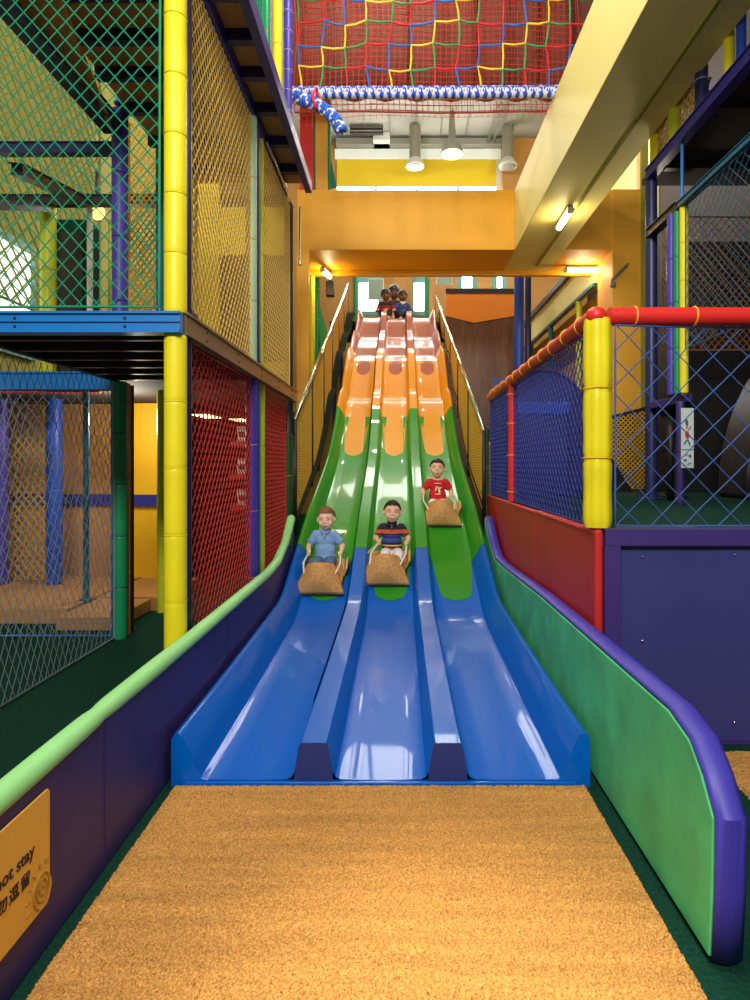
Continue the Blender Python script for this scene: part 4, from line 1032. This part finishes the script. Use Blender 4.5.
safety_net('olive lattice net along the yellow wall in the upper left', (-4.5, 0, 0), (0, 1, 0), (0, 0, 1), [(4.0, 3.2), (9.0, 3.2), (9.0, 7.5), (4.0, 7.5)], .22, .22, .012, 'net_olive', border=.02)
tag(put('window_6', MB().box(-4.6, -4.57, 5.6, 7.42, 2.7, 3.9), 'window_soft', None), kind='structure')
fr = tag(put('trim_30', MB().box(-4.6, -4.55, 5.5, 7.5, 3.9, 4.0).box(-4.6, -4.55, 5.5, 7.5, 2.6, 2.7).box(-4.6, -4.55, 7.42, 7.5, 2.7, 3.9).box(-4.6, -4.55, 6.5, 6.54, 2.7, 3.9), 'window_teal'), kind='structure')

struct('trim_31', MB().box(4.94, 5.0, 11.6, 15.9, 5.9, 9.6), 'paint_cream')
bb = [o for o in COL.objects if o.get('label', '').startswith('bright blue steel front beam')][0]
put('groove', MB().box(-2.6, -1.04, 2.829, 2.836, 1.9735, 1.9775), 'steel_navy', bb)
# ================================================================== PEOPLE
for k, c in dict(skin_fair=(246, 200, 170), skin_light=(242, 190, 150), skin_backlit=(120, 78, 60)).items():  # the darkest skin has the backlit shade of the top children put in
    m_ = dm(k, c, rough=.5, spec=.35); M[k].node_tree.nodes['Principled BSDF'].inputs['Subsurface Weight'].default_value = .08
dm('hair_brown', (128, 82, 48), rough=.55, var=.4, vscale=40, stretch=(8, 1, 1)); dm('hair_black', (22, 17, 16), rough=.4, var=.3, vscale=40)
dm('eye_white', (235, 230, 225), rough=.2); dm('eye_dark', (30, 20, 16), rough=.15); dm('lips', (190, 90, 80), rough=.4); dm('mouth_dark', (90, 24, 24), rough=.5); dm('teeth', (245, 240, 230), rough=.3)
dm('shirt_blue', (128, 168, 214), rough=.85, var=.1, vscale=30); dm('shirt_red', (206, 28, 34), rough=.8); dm('jeans', (84, 112, 150), rough=.9, var=.2, vscale=60)
dm('cloth_white', (236, 232, 228), rough=.8); dm('jacket_blue', (56, 70, 120), rough=.8); dm('cloth_black', (26, 24, 30), rough=.8); dm('print_pale', (244, 214, 180), rough=.8)
dm('sled_yellow', (226, 178, 84), rough=.7, var=.15, vscale=20); dm('rope_cream', (240, 230, 205), rough=.8)
# striped polo: the stripes are bands of the garment itself
def stripes(name, base, bands):
    m = bpy.data.materials.new(name); m.use_nodes = True; M[name] = m; nt = m.node_tree; b = nt.nodes['Principled BSDF']; b.inputs['Roughness'].default_value = .85
    tc = nt.nodes.new('ShaderNodeTexCoord'); sp = nt.nodes.new('ShaderNodeSeparateXYZ'); nt.links.new(tc.outputs['Object'], sp.inputs[0])
    mr = nt.nodes.new('ShaderNodeMapRange'); mr.inputs[1].default_value = -.16; mr.inputs[2].default_value = .16; nt.links.new(sp.outputs['Z'], mr.inputs[0])
    r = nt.nodes.new('ShaderNodeValToRGB'); r.color_ramp.interpolation = 'CONSTANT'; nt.links.new(mr.outputs[0], r.inputs[0])
    e = r.color_ramp.elements; e[0].position = 0; e[0].color = (*lin(bands[0][1]), 1); e[1].position = bands[1][0]; e[1].color = (*lin(bands[1][1]), 1)
    for p_, c_ in bands[2:]: q = e.new(p_); q.color = (*lin(c_), 1)
    nt.links.new(r.outputs[0], b.inputs['Base Color'])
nv, og, yl, bl = (38, 30, 50), (206, 92, 48), (226, 182, 84), (54, 70, 160)
stripes('shirt_striped', nv, [(0, nv), (.16, og), (.21, nv), (.27, yl), (.32, nv), (.40, bl), (.52, nv), (.57, bl), (.62, nv), (.66, og), (.78, nv), (.95, nv)])
stripes('shirt_pattern', nv, [(0, (150, 30, 40)), (.2, (60, 30, 30)), (.3, (200, 60, 50)), (.42, (230, 190, 170)), (.5, (150, 30, 40)), (.7, (40, 24, 26))])

def remesh(mb, voxel, smooth=4):
    me = bpy.data.meshes.new('t'); mb.bm.to_mesh(me); mb.bm.free()
    o = bpy.data.objects.new('t', me); COL.objects.link(o)
    r = o.modifiers.new('r', 'REMESH'); r.mode = 'VOXEL'; r.voxel_size = voxel
    s = o.modifiers.new('s', 'SMOOTH'); s.iterations = smooth; s.factor = .5
    bpy.context.view_layer.update()
    ne = bpy.data.meshes.new_from_object(o.evaluated_get(bpy.context.evaluated_depsgraph_get())); bpy.data.objects.remove(o)
    ne.shade_smooth(); return ne
def limb(mb, pts, rs):
    pts = [Vector(p) for p in pts]
    mb.tube(pts, rs, n=12)
    for p, r in zip(pts, rs): mb.ball(p, r, 10)
def person(label, base, pose, cloth, skin, hair, s=1., yaw=0., lean=0., group=None, detail=True, mouth='smile'):
    """seated child; local frame: x = its left-right, -y = where it faces, z up, origin on the seat"""
    root = thing('person', label, 'person', base, group)
    root.rotation_euler = (lean, 0, yaw)
    root.scale = (s, s, s)
    def addm(name, me, m_, parent=root, lab=None):
        me.name = name; me.materials.clear(); me.materials.append(M[m_]); o = bpy.data.objects.new(name, me); COL.objects.link(o); o.parent = parent
        if lab: o['label'] = lab
        return o
    def addb(name, mb, m_, lab=None, smooth=True, parent=root):
        me = bpy.data.meshes.new(name); bmesh.ops.recalc_face_normals(mb.bm, faces=mb.bm.faces); mb.bm.to_mesh(me); mb.bm.free()
        if smooth: me.shade_smooth()
        return addm(name, me, m_, parent, lab)
    hx, ht = pose.get('head', (0, 0)), pose.get('turn', 0.)
    HS = 1.14; HC_ = Vector((hx[0], -.014 + hx[1], .480)); R = Matrix.Rotation(ht, 3, 'Z') @ Matrix.Rotation(pose.get('tilt', 0.), 3, 'Y') @ Matrix.Rotation(pose.get('nod', 0.), 3, 'X')
    def H(x, y, z): return HC_ + R @ Vector((x, y, z))*HS
    sh = [Vector((q*.094, .015, .328)) for q in (-1, 1)]
    el = [Vector(p) for p in pose['elbow']]; wr = [Vector(p) for p in pose['wrist']]
    kn = [Vector(p) for p in pose.get('knee', [(-.075, -.20, .13), (.075, -.20, .13)])]
    an = [Vector(p) for p in pose.get('ankle', [(-.055, -.30, .05), (.055, -.30, .05)])]
    # body
    b = MB()
    b.ball((0, .01, .08), (.098, .082, .078), 16); b.ball((0, .012, .18), (.088, .068, .09), 16); b.ball((0, .015, .28), (.090, .064, .092), 16)
    limb(b, [sh[0], (0, .018, .345), sh[1]], [.036, .046, .036])
    limb(b, [(0, .015, .33), (0, .005, .42)], [.036, .032])
    # head: skull, jaw, cheeks, nose, ears, brow
    def hb(c, r, seg=16): b.ball(H(*c), tuple(v*HS for v in r), seg, rot=R)
    hb((0, .010, .018), (.070, .080, .078), 24); hb((0, -.016, -.020), (.060, .060, .066), 20); hb((0, -.034, -.058), (.030, .028, .026), 14)
    for q in (-1, 1):
        hb((q*.034, -.044, -.022), (.026, .024, .026)); hb((q*.073, .004, -.004), (.010, .018, .026), 12); hb((q*.026, -.062, .030), (.022, .012, .010), 10)
    hb((0, -.080, -.010), (.0115, .012, .010), 12); hb((0, -.072, .006), (.008, .012, .018), 10)
    hb((0, -.068, -.038), (.020, .011, .010), 10)
    for i in (0, 1):
        limb(b, [sh[i], sh[i].lerp(el[i], .5), el[i]], [.036, .032, .027]); limb(b, [el[i], el[i].lerp(wr[i], .45), wr[i]], [.027, .025, .017])
        limb(b, [(.05*(-1, 1)[i], .0, .07), kn[i]], [.058, .043]); limb(b, [kn[i], kn[i].lerp(an[i], .4), an[i]], [.043, .038, .026])
        limb(b, [an[i], an[i] + Vector((0, -.055, -.012))], [.026, .020])
        # hand closed round the rope: palm, four unequal bent fingers and a thumb
        q = (-1, 1)[i]; f = (wr[i] - el[i]).normalized(); side_ = Vector((-q, 0, 0)); side_ = (side_ - f*side_.dot(f)).normalized(); up = f.cross(side_).normalized()
        if up.z < 0: up = -up
        pc = wr[i] + f*.026; b.ball(pc, .0195, 12); b.ball(wr[i] + f*.014, .017, 10)
        for k, (L, o_) in enumerate([(.020, .020), (.023, .007), (.021, -.007), (.017, -.020)]):
            p0_ = pc + up*o_*.85 + f*.012; p1 = p0_ + f*L*.7 - side_*.004; p2 = p1 + side_*L*.75; p3 = p2 - f*L*.55 + side_*.003
            limb(b, [p0_, p1, p2, p3], [.0078, .0074, .0068, .006])
        limb(b, [pc - f*.006 + up*.014, pc + up*.026 + side_*.012, pc + up*.022 + f*.010 + side_*.022], [.0085, .008, .0068])
    body = addm('body', remesh(b, .0045 if detail else .008, 3), skin)
    # clothing: shirt
    g = MB(); e = .010
    g.ball((0, .012, .175), (.088+e+.006, .068+e+.008, .10), 18); g.ball((0, .015, .275), (.088+e, .064+e, .088), 18); g.ball((0, .012, .115), (.098+e, .080+e, .060), 18)
    limb(g, [sh[0], (0, .018, .330), sh[1]], [.042, .048, .042])
    for i in (0, 1):
        if cloth.get('sleeve') == 'long': limb(g, [sh[i], el[i], el[i].lerp(wr[i], .85)], [.045, .037, .027])
        else: g.tube([sh[i], sh[i].lerp(el[i], .40), sh[i].lerp(el[i], .72)], [.042, .043, .044], n=16); g.ball(sh[i], .042, 12)
    me = remesh(g, .006, 4)
    for v in me.vertices: v.co += Vector((0, 0, 0)) + v.normal*.0028*noise.noise(v.co*34)
    me.transform(Matrix.Translation((0, 0, -.22)))
    so = addm('shirt', me, cloth['shirt'], lab=cloth.get('shirt_label')); so.location = (0, 0, .22)
    # collar
    if cloth.get('collar'):
        g = MB(); N = 28
        def cf(i, j):
            a = 2*PI*i/N; open_ = max(0, math.cos(a + PI/2))**3      # opening at the front (-y)
            rr = .043 + .016*j/2; return Vector((rr*math.cos(a), .010 + rr*1.0*math.sin(a) - .006*open_*j, .386 - .014*j - .016*open_*j + .004))
        g.grid(cf, N, 3, closed_u=True); o = addb('collar', g, cloth['collar'])
        o.modifiers.new('t', 'SOLIDIFY').thickness = .004
        g = MB(); g.prism([(-.010, -.064, .372), (.010, -.064, .372), (.006, -.082, .315), (-.006, -.082, .315)], (0, -.004, 0)); addb('placket', g, cloth['collar'], smooth=False)
        for z in (.355, .335): addb('button', MB().ball((0, -.078 - (.355-z)*.3, z), .004, 8), 'teeth')
    if cloth.get('print'):
        for (x, z, rx, rz, rot) in cloth['print']:
            pts = []
            for i in range(12):
                a = 2*PI*i/12; u = rx*math.cos(a); w = rz*math.sin(a)
                X = x + u*math.cos(rot) - w*math.sin(rot); Z = z + u*math.sin(rot) + w*math.cos(rot)
                pts.append((X, -.066 - .014*math.cos(X*14) + .0*Z, Z))
            g = MB().prism(pts, (0, -.006, 0)); o = addb('shirt_print', g, 'print_pale', smooth=False)
    # trousers
    g = MB(); g.ball((0, .012, .078), (.106, .092, .076), 16)
    for i in (0, 1):
        k_ = kn[i]; end = k_.lerp(an[i], .92 if cloth.get('long', True) else .15)
        limb(g, [(.05*(-1, 1)[i], .0, .07), k_], [.066, .052]); limb(g, [k_, end], [.052, .040 if cloth.get('long', True) else .050])
    addm('trousers', remesh(g, .007, 4), cloth['pants'])
    for i in (0, 1):
        g = MB(); g.ball(an[i] + Vector((0, -.035, -.012)), (.032, .062, .028), 14); g.ball(an[i] + Vector((0, 0, .0)), (.031, .033, .034), 12); addb('shoe', g, cloth.get('shoe', 'cloth_white'))
    # hair: a cap of locks that leaves the face and ears free
    g = MB(); N, K = 40, 22; fr = cloth.get('fringe', .058)
    rnd = random.Random(hash(label) % 1000 if False else len(label))
    def hf(i, j):
        a = 2*PI*i/N                                       # 0 = +x side, -pi/2 = face
        face = max(0, -math.sin(a)); back = max(0, math.sin(a)); sidew = abs(math.cos(a))
        low = fr*min(1, face*1.55)**1.0 + (-.055)*back + (-.004)*sidew*(1-face) - (.0)
        ph_low = math.asin(max(-.95, min(.95, low/.088)))
        ph = PI/2 - (PI/2 - ph_low)*j/(K-1)
        bump = 1 + cloth.get('fluff', .03)*noise.noise(Vector((math.cos(a)*5, math.sin(a)*5, ph*6 + len(label)))) + .02*math.sin(a*17+j)
        rx, ry, rz = .0790*bump, .0900*bump, .0935*bump
        return H(rx*math.cos(ph)*math.cos(a), .010 + ry*math.cos(ph)*math.sin(a), .014 + rz*math.sin(ph))
    g.grid(hf, N, K, closed_u=True); o = addb('hair', g, hair); so_ = o.modifiers.new('t', 'SOLIDIFY'); so_.thickness = .010; so_.offset = -1
    for v_ in range(0): pass
    if detail:
        for q in (-1, 1):
            ew = addb('eye', MB().ball(H(q*.027, -.0645, .012), (.0125, .007, .0088), 14, rot=R), 'eye_white')
            addb('iris', MB().ball(H(q*.027, -.0700, .012), (.0060, .0035, .0062), 12, rot=R), 'eye_dark', parent=ew)
            pts = [H(q*(.014 + .026*k/5), -.073 + .006*(k/5)**2, .031 + .006*math.sin(PI*k/5)) for k in range(6)]
            addb('eyebrow', MB().tube(pts, [.0018, .003, .003, .0028, .0022, .0012], n=6), hair)
        if mouth == 'smile':
            mo = addb('mouth', MB().ball(H(0, -.0765, -.040), (.021, .007, .0085), 16, rot=R), 'lips'); addb('teeth', MB().ball(H(0, -.0805, -.037), (.0155, .0045, .0042), 14, rot=R), 'teeth', parent=mo)
        elif mouth == 'open':
            mo = addb('mouth', MB().ball(H(0, -.0755, -.042), (.0165, .0065, .0105), 16, rot=R), 'lips'); addb('teeth', MB().ball(H(0, -.0795, -.0385), (.0125, .0045, .0052), 14, rot=R), 'teeth', parent=mo)
        else:
            addb('mouth', MB().tube([H(-.017, -.0745, -.036), H(-.008, -.0795, -.041), H(.008, -.0795, -.041), H(.017, -.0745, -.036)], [.002, .0042, .0042, .002], n=8), 'lips')
    bpy.context.view_layer.update()
    return root
# ------------------------------------------------------------------ coir sledge mats
def sled(label, base, tilt, handL, handR, yaw=0., s=1., toe=-.36, kneeZ=.245):
    """base on the chute; -y downhill. Toe pocket bent up from the front edge, side wings, two rope handles"""
    root = thing('sliding_mat', label, 'mat', base, 'coir sliding mats on the slide')
    Rm = Matrix.Rotation(yaw, 4, 'Z') @ Matrix.Rotation(tilt, 4, 'X')
    def add(name, mb, m_, lab=None, smooth=35, solid=0):
        bmesh.ops.recalc_face_normals(mb.bm, faces=mb.bm.faces); me = bpy.data.meshes.new(name); mb.bm.to_mesh(me); mb.bm.free(); me.transform(Rm)
        if smooth: me.shade_smooth(); me.set_sharp_from_angle(angle=math.radians(smooth))
        me.materials.append(M[m_]); o = bpy.data.objects.new(name, me); COL.objects.link(o); o.parent = root
        if solid: q = o.modifiers.new('t', 'SOLIDIFY'); q.thickness = solid; q.offset = 0
        if lab: o['label'] = lab
        return o
    add('base_pad', MB().box(-.175, .175, toe, .16, .004, .020), 'coir_sled', smooth=0)
    add('underlay', MB().box(-.19, .19, toe-.012, .17, -.010, .004), 'rubber', 'dark underside', smooth=0)
    # toe pocket: wide at the front edge, narrower and arched at the top
    mb = MB(); N, K = 25, 12
    def f(i, j):
        u = -1 + 2*i/(N-1); v = j/(K-1)
        hw = .208*(1-v) + .112*v; hw += .006*math.sin(PI*v)
        arch = (1-u*u)
        z = .012 + (kneeZ - .02)*v**.9*(.68 + .32*arch) + .02*arch*math.sin(PI*v*.8)
        y = toe - .004 + .155*v**1.15 - .075*arch*math.sin(PI*(v*.75)) - .012*(1-arch)*0
        y += .05*(1-arch)*v
        return Vector((u*hw, y, z))
    g = mb.grid(f, N, K); add('toe_flap', mb, 'coir_sled', 'upturned coir toe flap', solid=.012)
    e = [f(i, 0) for i in range(N)]; add('front_binding', MB().tube([p + Vector((0, -.003, -.006)) for p in e], .009, n=8), 'rubber', smooth=60)
    mid = [f(N//2, j) + Vector((0, -.0075, 0)) for j in range(K)]; add('seam', MB().tube(mid, .0018, n=5), 'sled_yellow', smooth=60)
    for q in (-1, 1):
        mb = MB()
        def w(i, j):
            u = i/9; v = j/5; y = -.12 + .25*u; hgt = .115*math.sin(PI*min(1, .22+u*.80))**.6
            return Vector((q*(.178 + .035*v), y, .012 + hgt*v))
        mb.grid(w, 10, 6); add('side_wing', mb, 'sled_yellow', 'yellowish side wing', solid=.014)
        add('wing_slot', MB().ball((q*.215, -.045, .07), (.012, .030, .045), 12), 'rubber', 'dark hand slot')
    for hnd, q in ((handL, -1), (handR, 1)):
        Ri = Rm.inverted(); h_ = Ri @ (Vector(hnd) - Vector(base))
        add('rope_handle', MB().tube([(q*.13, toe+.10, .14), Vector((q*.15, toe+.10, .17)).lerp(h_, .45) + Vector((q*.012, 0, .0)), h_ + Vector((0, -.006, .0)), h_ + Vector((0, .012, -.012)), (q*.165, h_.y+.02, .10), (q*.175, -.03, .03)], .0075, n=8), 'rope_cream', 'pale rope handle', smooth=60)
    return root

def ride(label, sled_label, lane, front_py, hx=0., s=.90, pose=None, **kw):
    """child on a mat in lane `lane`, the mat's front edge at picture row front_py"""
    kw2 = kw.pop('mdx', 0)
    Yf = Yrow(front_py); Ys = Yf + .36*.93*s
    th = math.atan(slope((Yf+Ys)/2)); 
    base = Vector((LANES[lane] + hx, Ys, zs(Ys) + .012))
    dz = (zs(Ys) - zs(Yf)); th = math.atan2(dz, Ys-Yf)
    pr = Matrix.Rotation(kw.get('lean', 0), 3, 'X')
    seat = base + Vector((0, 0, .018/math.cos(th)))
    pose = dict(pose)
    # feet go down along the chute
    tan = math.tan(th)
    pose['knee'] = [(-.065, -.17, .125 - .17*tan*.6), (.065, -.17, .125 - .17*tan*.6)]
    pose['ankle'] = [(-.055, -.26, .045 - .26*tan), (.055, -.26, .045 - .26*tan)]
    Rz = Matrix.Rotation(kw.get('yaw', 0), 3, 'Z')
    hands = [seat + s*(Rz @ (pr @ (Vector(w_) + (Vector(w_)-Vector(e_)).normalized()*.030))) for e_, w_ in zip(pose['elbow'], pose['wrist'])]
    person(label, seat, pose, s=s, **kw)
    sled(sled_label, base + Vector((kw2, 0, 0)), th, hands[0], hands[1])
P1 = dict(elbow=[(-.165, .02, .215), (.165, .03, .215)], wrist=[(-.150, -.085, .175), (.160, -.075, .165)], nod=.12, tilt=-.03, turn=-.05, head=(.012, 0))
ride('person in a light blue polo shirt and jeans sliding down the left lane', 'coir sliding mat under the person in the light blue polo', 0, 594, hx=-.035, mdx=-.01, pose=P1, skin='skin_fair', hair='hair_brown',
     cloth=dict(shirt='shirt_blue', pants='jeans', collar='shirt_blue', fringe=.050, fluff=.10), mouth='calm')
P2 = dict(elbow=[(-.160, .02, .22), (.165, .02, .22)], wrist=[(-.135, -.095, .20), (.150, -.095, .185)], nod=.02, tilt=.02, turn=.02, head=(.005, 0))
ride('person in a striped navy and orange polo shirt sliding down the middle lane, smiling', 'coir sliding mat under the person in the striped polo', 1, 585, hx=.005, mdx=-.055, pose=P2, skin='skin_light', hair='hair_black',
     cloth=dict(shirt='shirt_striped', pants='cloth_white', collar='cloth_black', fringe=.052, fluff=.05), mouth='open')
P3 = dict(elbow=[(-.175, .02, .22), (.165, .03, .215)], wrist=[(-.175, -.085, .195), (.150, -.08, .165)], nod=-.04, tilt=.04, turn=-.06, head=(-.005, 0))
ride('person in a red t-shirt with a pale print laughing, highest of the three sliding', 'coir sliding mat under the person in the red t-shirt', 2, 526, hx=-.07, mdx=.02, pose=P3, skin='skin_light', hair='hair_black',
     cloth=dict(shirt='shirt_red', pants='cloth_white', fringe=.050, fluff=.08, print=[(0, .315, .045, .005, .0), (-.02, .255, .010, .035, -.3), (.015, .235, .012, .045, .15), (.03, .26, .022, .007, .5), (0, .19, .035, .006, 0)]), mouth='open')
# waiting at the top
Pt = dict(elbow=[(-.15, -.03, .20), (.15, -.03, .20)], wrist=[(-.09, -.13, .16), (.09, -.13, .16)], nod=.25, knee=[(-.08, -.16, .15), (.08, -.16, .15)], ankle=[(-.06, -.24, .02), (.06, -.24, .02)])
person('person in a patterned red top crouching at the top of the middle lane', (-.33, 13.85, 4.60), Pt, dict(shirt='shirt_pattern', pants='cloth_black', sleeve='long', fringe=.02), 'skin_backlit', 'hair_black', s=1.28, detail=False)
person('person in a blue jacket sitting at the top of the slide on the right', (.06, 13.9, 4.60), dict(Pt, turn=.3), dict(shirt='jacket_blue', pants='cloth_black', collar='cloth_white', sleeve='long', fringe=.03), 'skin_backlit', 'hair_black', s=1.25, yaw=.1, detail=False)
person('dark-haired person in black behind the other two at the top of the slide', (-.14, 14.3, 4.64), Pt, dict(shirt='cloth_black', pants='cloth_black', sleeve='long', fringe=.02), 'skin_backlit', 'hair_black', s=1.58, detail=False)
t = thing('sliding_mat', 'coir mat held upright in front of the person in the patterned red top', 'mat', (-.30, 13.62, 4.59))
put('toe_flap', MB().prism([(-.50, 13.60, 4.59), (-.10, 13.60, 4.59), (-.16, 13.66, 4.83), (-.30, 13.68, 4.87), (-.44, 13.66, 4.83)], (0, .015, 0)), 'coir_sled', t)
put('binding', MB().tube([(-.50, 13.595, 4.60), (-.10, 13.595, 4.60)], .01, n=6), 'rubber', t)

# ================================================================== LIGHT AND CAMERA
def area(name, loc, target, sx, sy, e, col=(1, 1, 1), spread=PI):
    li = bpy.data.lights.new(name, 'AREA'); li.shape = 'RECTANGLE'; li.size = sx; li.size_y = sy; li.energy = e; li.color = col; li.spread = spread
    o = bpy.data.objects.new(name, li); COL.objects.link(o); o.location = loc
    o.rotation_euler = (Vector(target) - Vector(loc)).to_track_quat('-Z', 'Y').to_euler(); return o
def spot(name, loc, target, e, ang, col=(1, 1, 1), r=.1, blend=.6):
    li = bpy.data.lights.new(name, 'SPOT'); li.energy = e; li.color = col; li.spot_size = math.radians(ang); li.spot_blend = blend; li.shadow_soft_size = r
    o = bpy.data.objects.new(name, li); COL.objects.link(o); o.location = loc
    o.rotation_euler = (Vector(target) - Vector(loc)).to_track_quat('-Z', 'Y').to_euler(); return o
WARM = (1, .90, .72)
def lamp(name, loc, e, r=.14, col=(1, .95, .86)):
    li = bpy.data.lights.new(name, 'POINT'); li.energy = e; li.color = col; li.shadow_soft_size = r
    o = bpy.data.objects.new(name, li); COL.objects.link(o); o.location = loc; return o
for x, y, z, e in ((-.6, 10.5, 7.6, 190), (1.4, 12.0, 8.2, 110), (-.6, 13.0, 8.2, 70), (-.2, 6.4, 7.9, 240), (3.6, 11.0, 7.6, 220)):
    lamp('hall_fill', (x, y, z), e)  # unseen point lights added to brighten slide, back wall and ceiling
lamp('near_fill', (.5, 1.6, 4.0), 62, .12); lamp('near_fill', (-.2, 3.4, 6.0), 190, .10)  # unseen lights added near the camera for the sign and cream beam
area('front_fill', (-.6, -3.2, 5.2), (0, 6, 2.2), 2.4, 1.2, 500, (1, .95, .88))  # unseen front light added behind the camera to brighten posts and children
lamp('left_tower_fill', (-3.2, 5.6, 5.6), 48, .2, WARM); lamp('upper_room_lamp', (-3.6, 8.0, 3.8), 16, .2, (1, 1, .85))  # the left tower light is unseen fill without a fixture
lamp('ball_room_fill', (-2.5, 5.5, 1.7), 30, .1, WARM); lamp('right_tower_fill', (2.75, 6.4, 3.4), 16, .1, WARM)  # unseen lights added to brighten the yellow wall and the gold column
spot('mat_spot', (.25, 1.3, 5.2), (.14, 1.28, 0), 1500, 20, (1, .88, .66), .12, 1.0)
w = bpy.data.worlds.new('World'); scene.world = w; w.use_nodes = True
w.node_tree.nodes['Background'].inputs[0].default_value = (.9, .95, 1, 1); w.node_tree.nodes['Background'].inputs[1].default_value = .12
cd = bpy.data.cameras.new('camera'); co = bpy.data.objects.new('camera', cd); COL.objects.link(co); scene.camera = co
co.location = (0, 0, HC); co.rotation_euler = (PI/2, 0, 0)
cd.sensor_fit = 'VERTICAL'; cd.sensor_height = 36; cd.sensor_width = 27; cd.lens = 36*.6; cd.shift_x = -.025; cd.shift_y = -.035; cd.clip_start = .05; cd.clip_end = 100
scene.view_settings.view_transform = 'Standard'; scene.view_settings.look = 'None'; scene.view_settings.gamma = 1; scene.view_settings.exposure = 0; scene.view_settings.use_curve_mapping = False
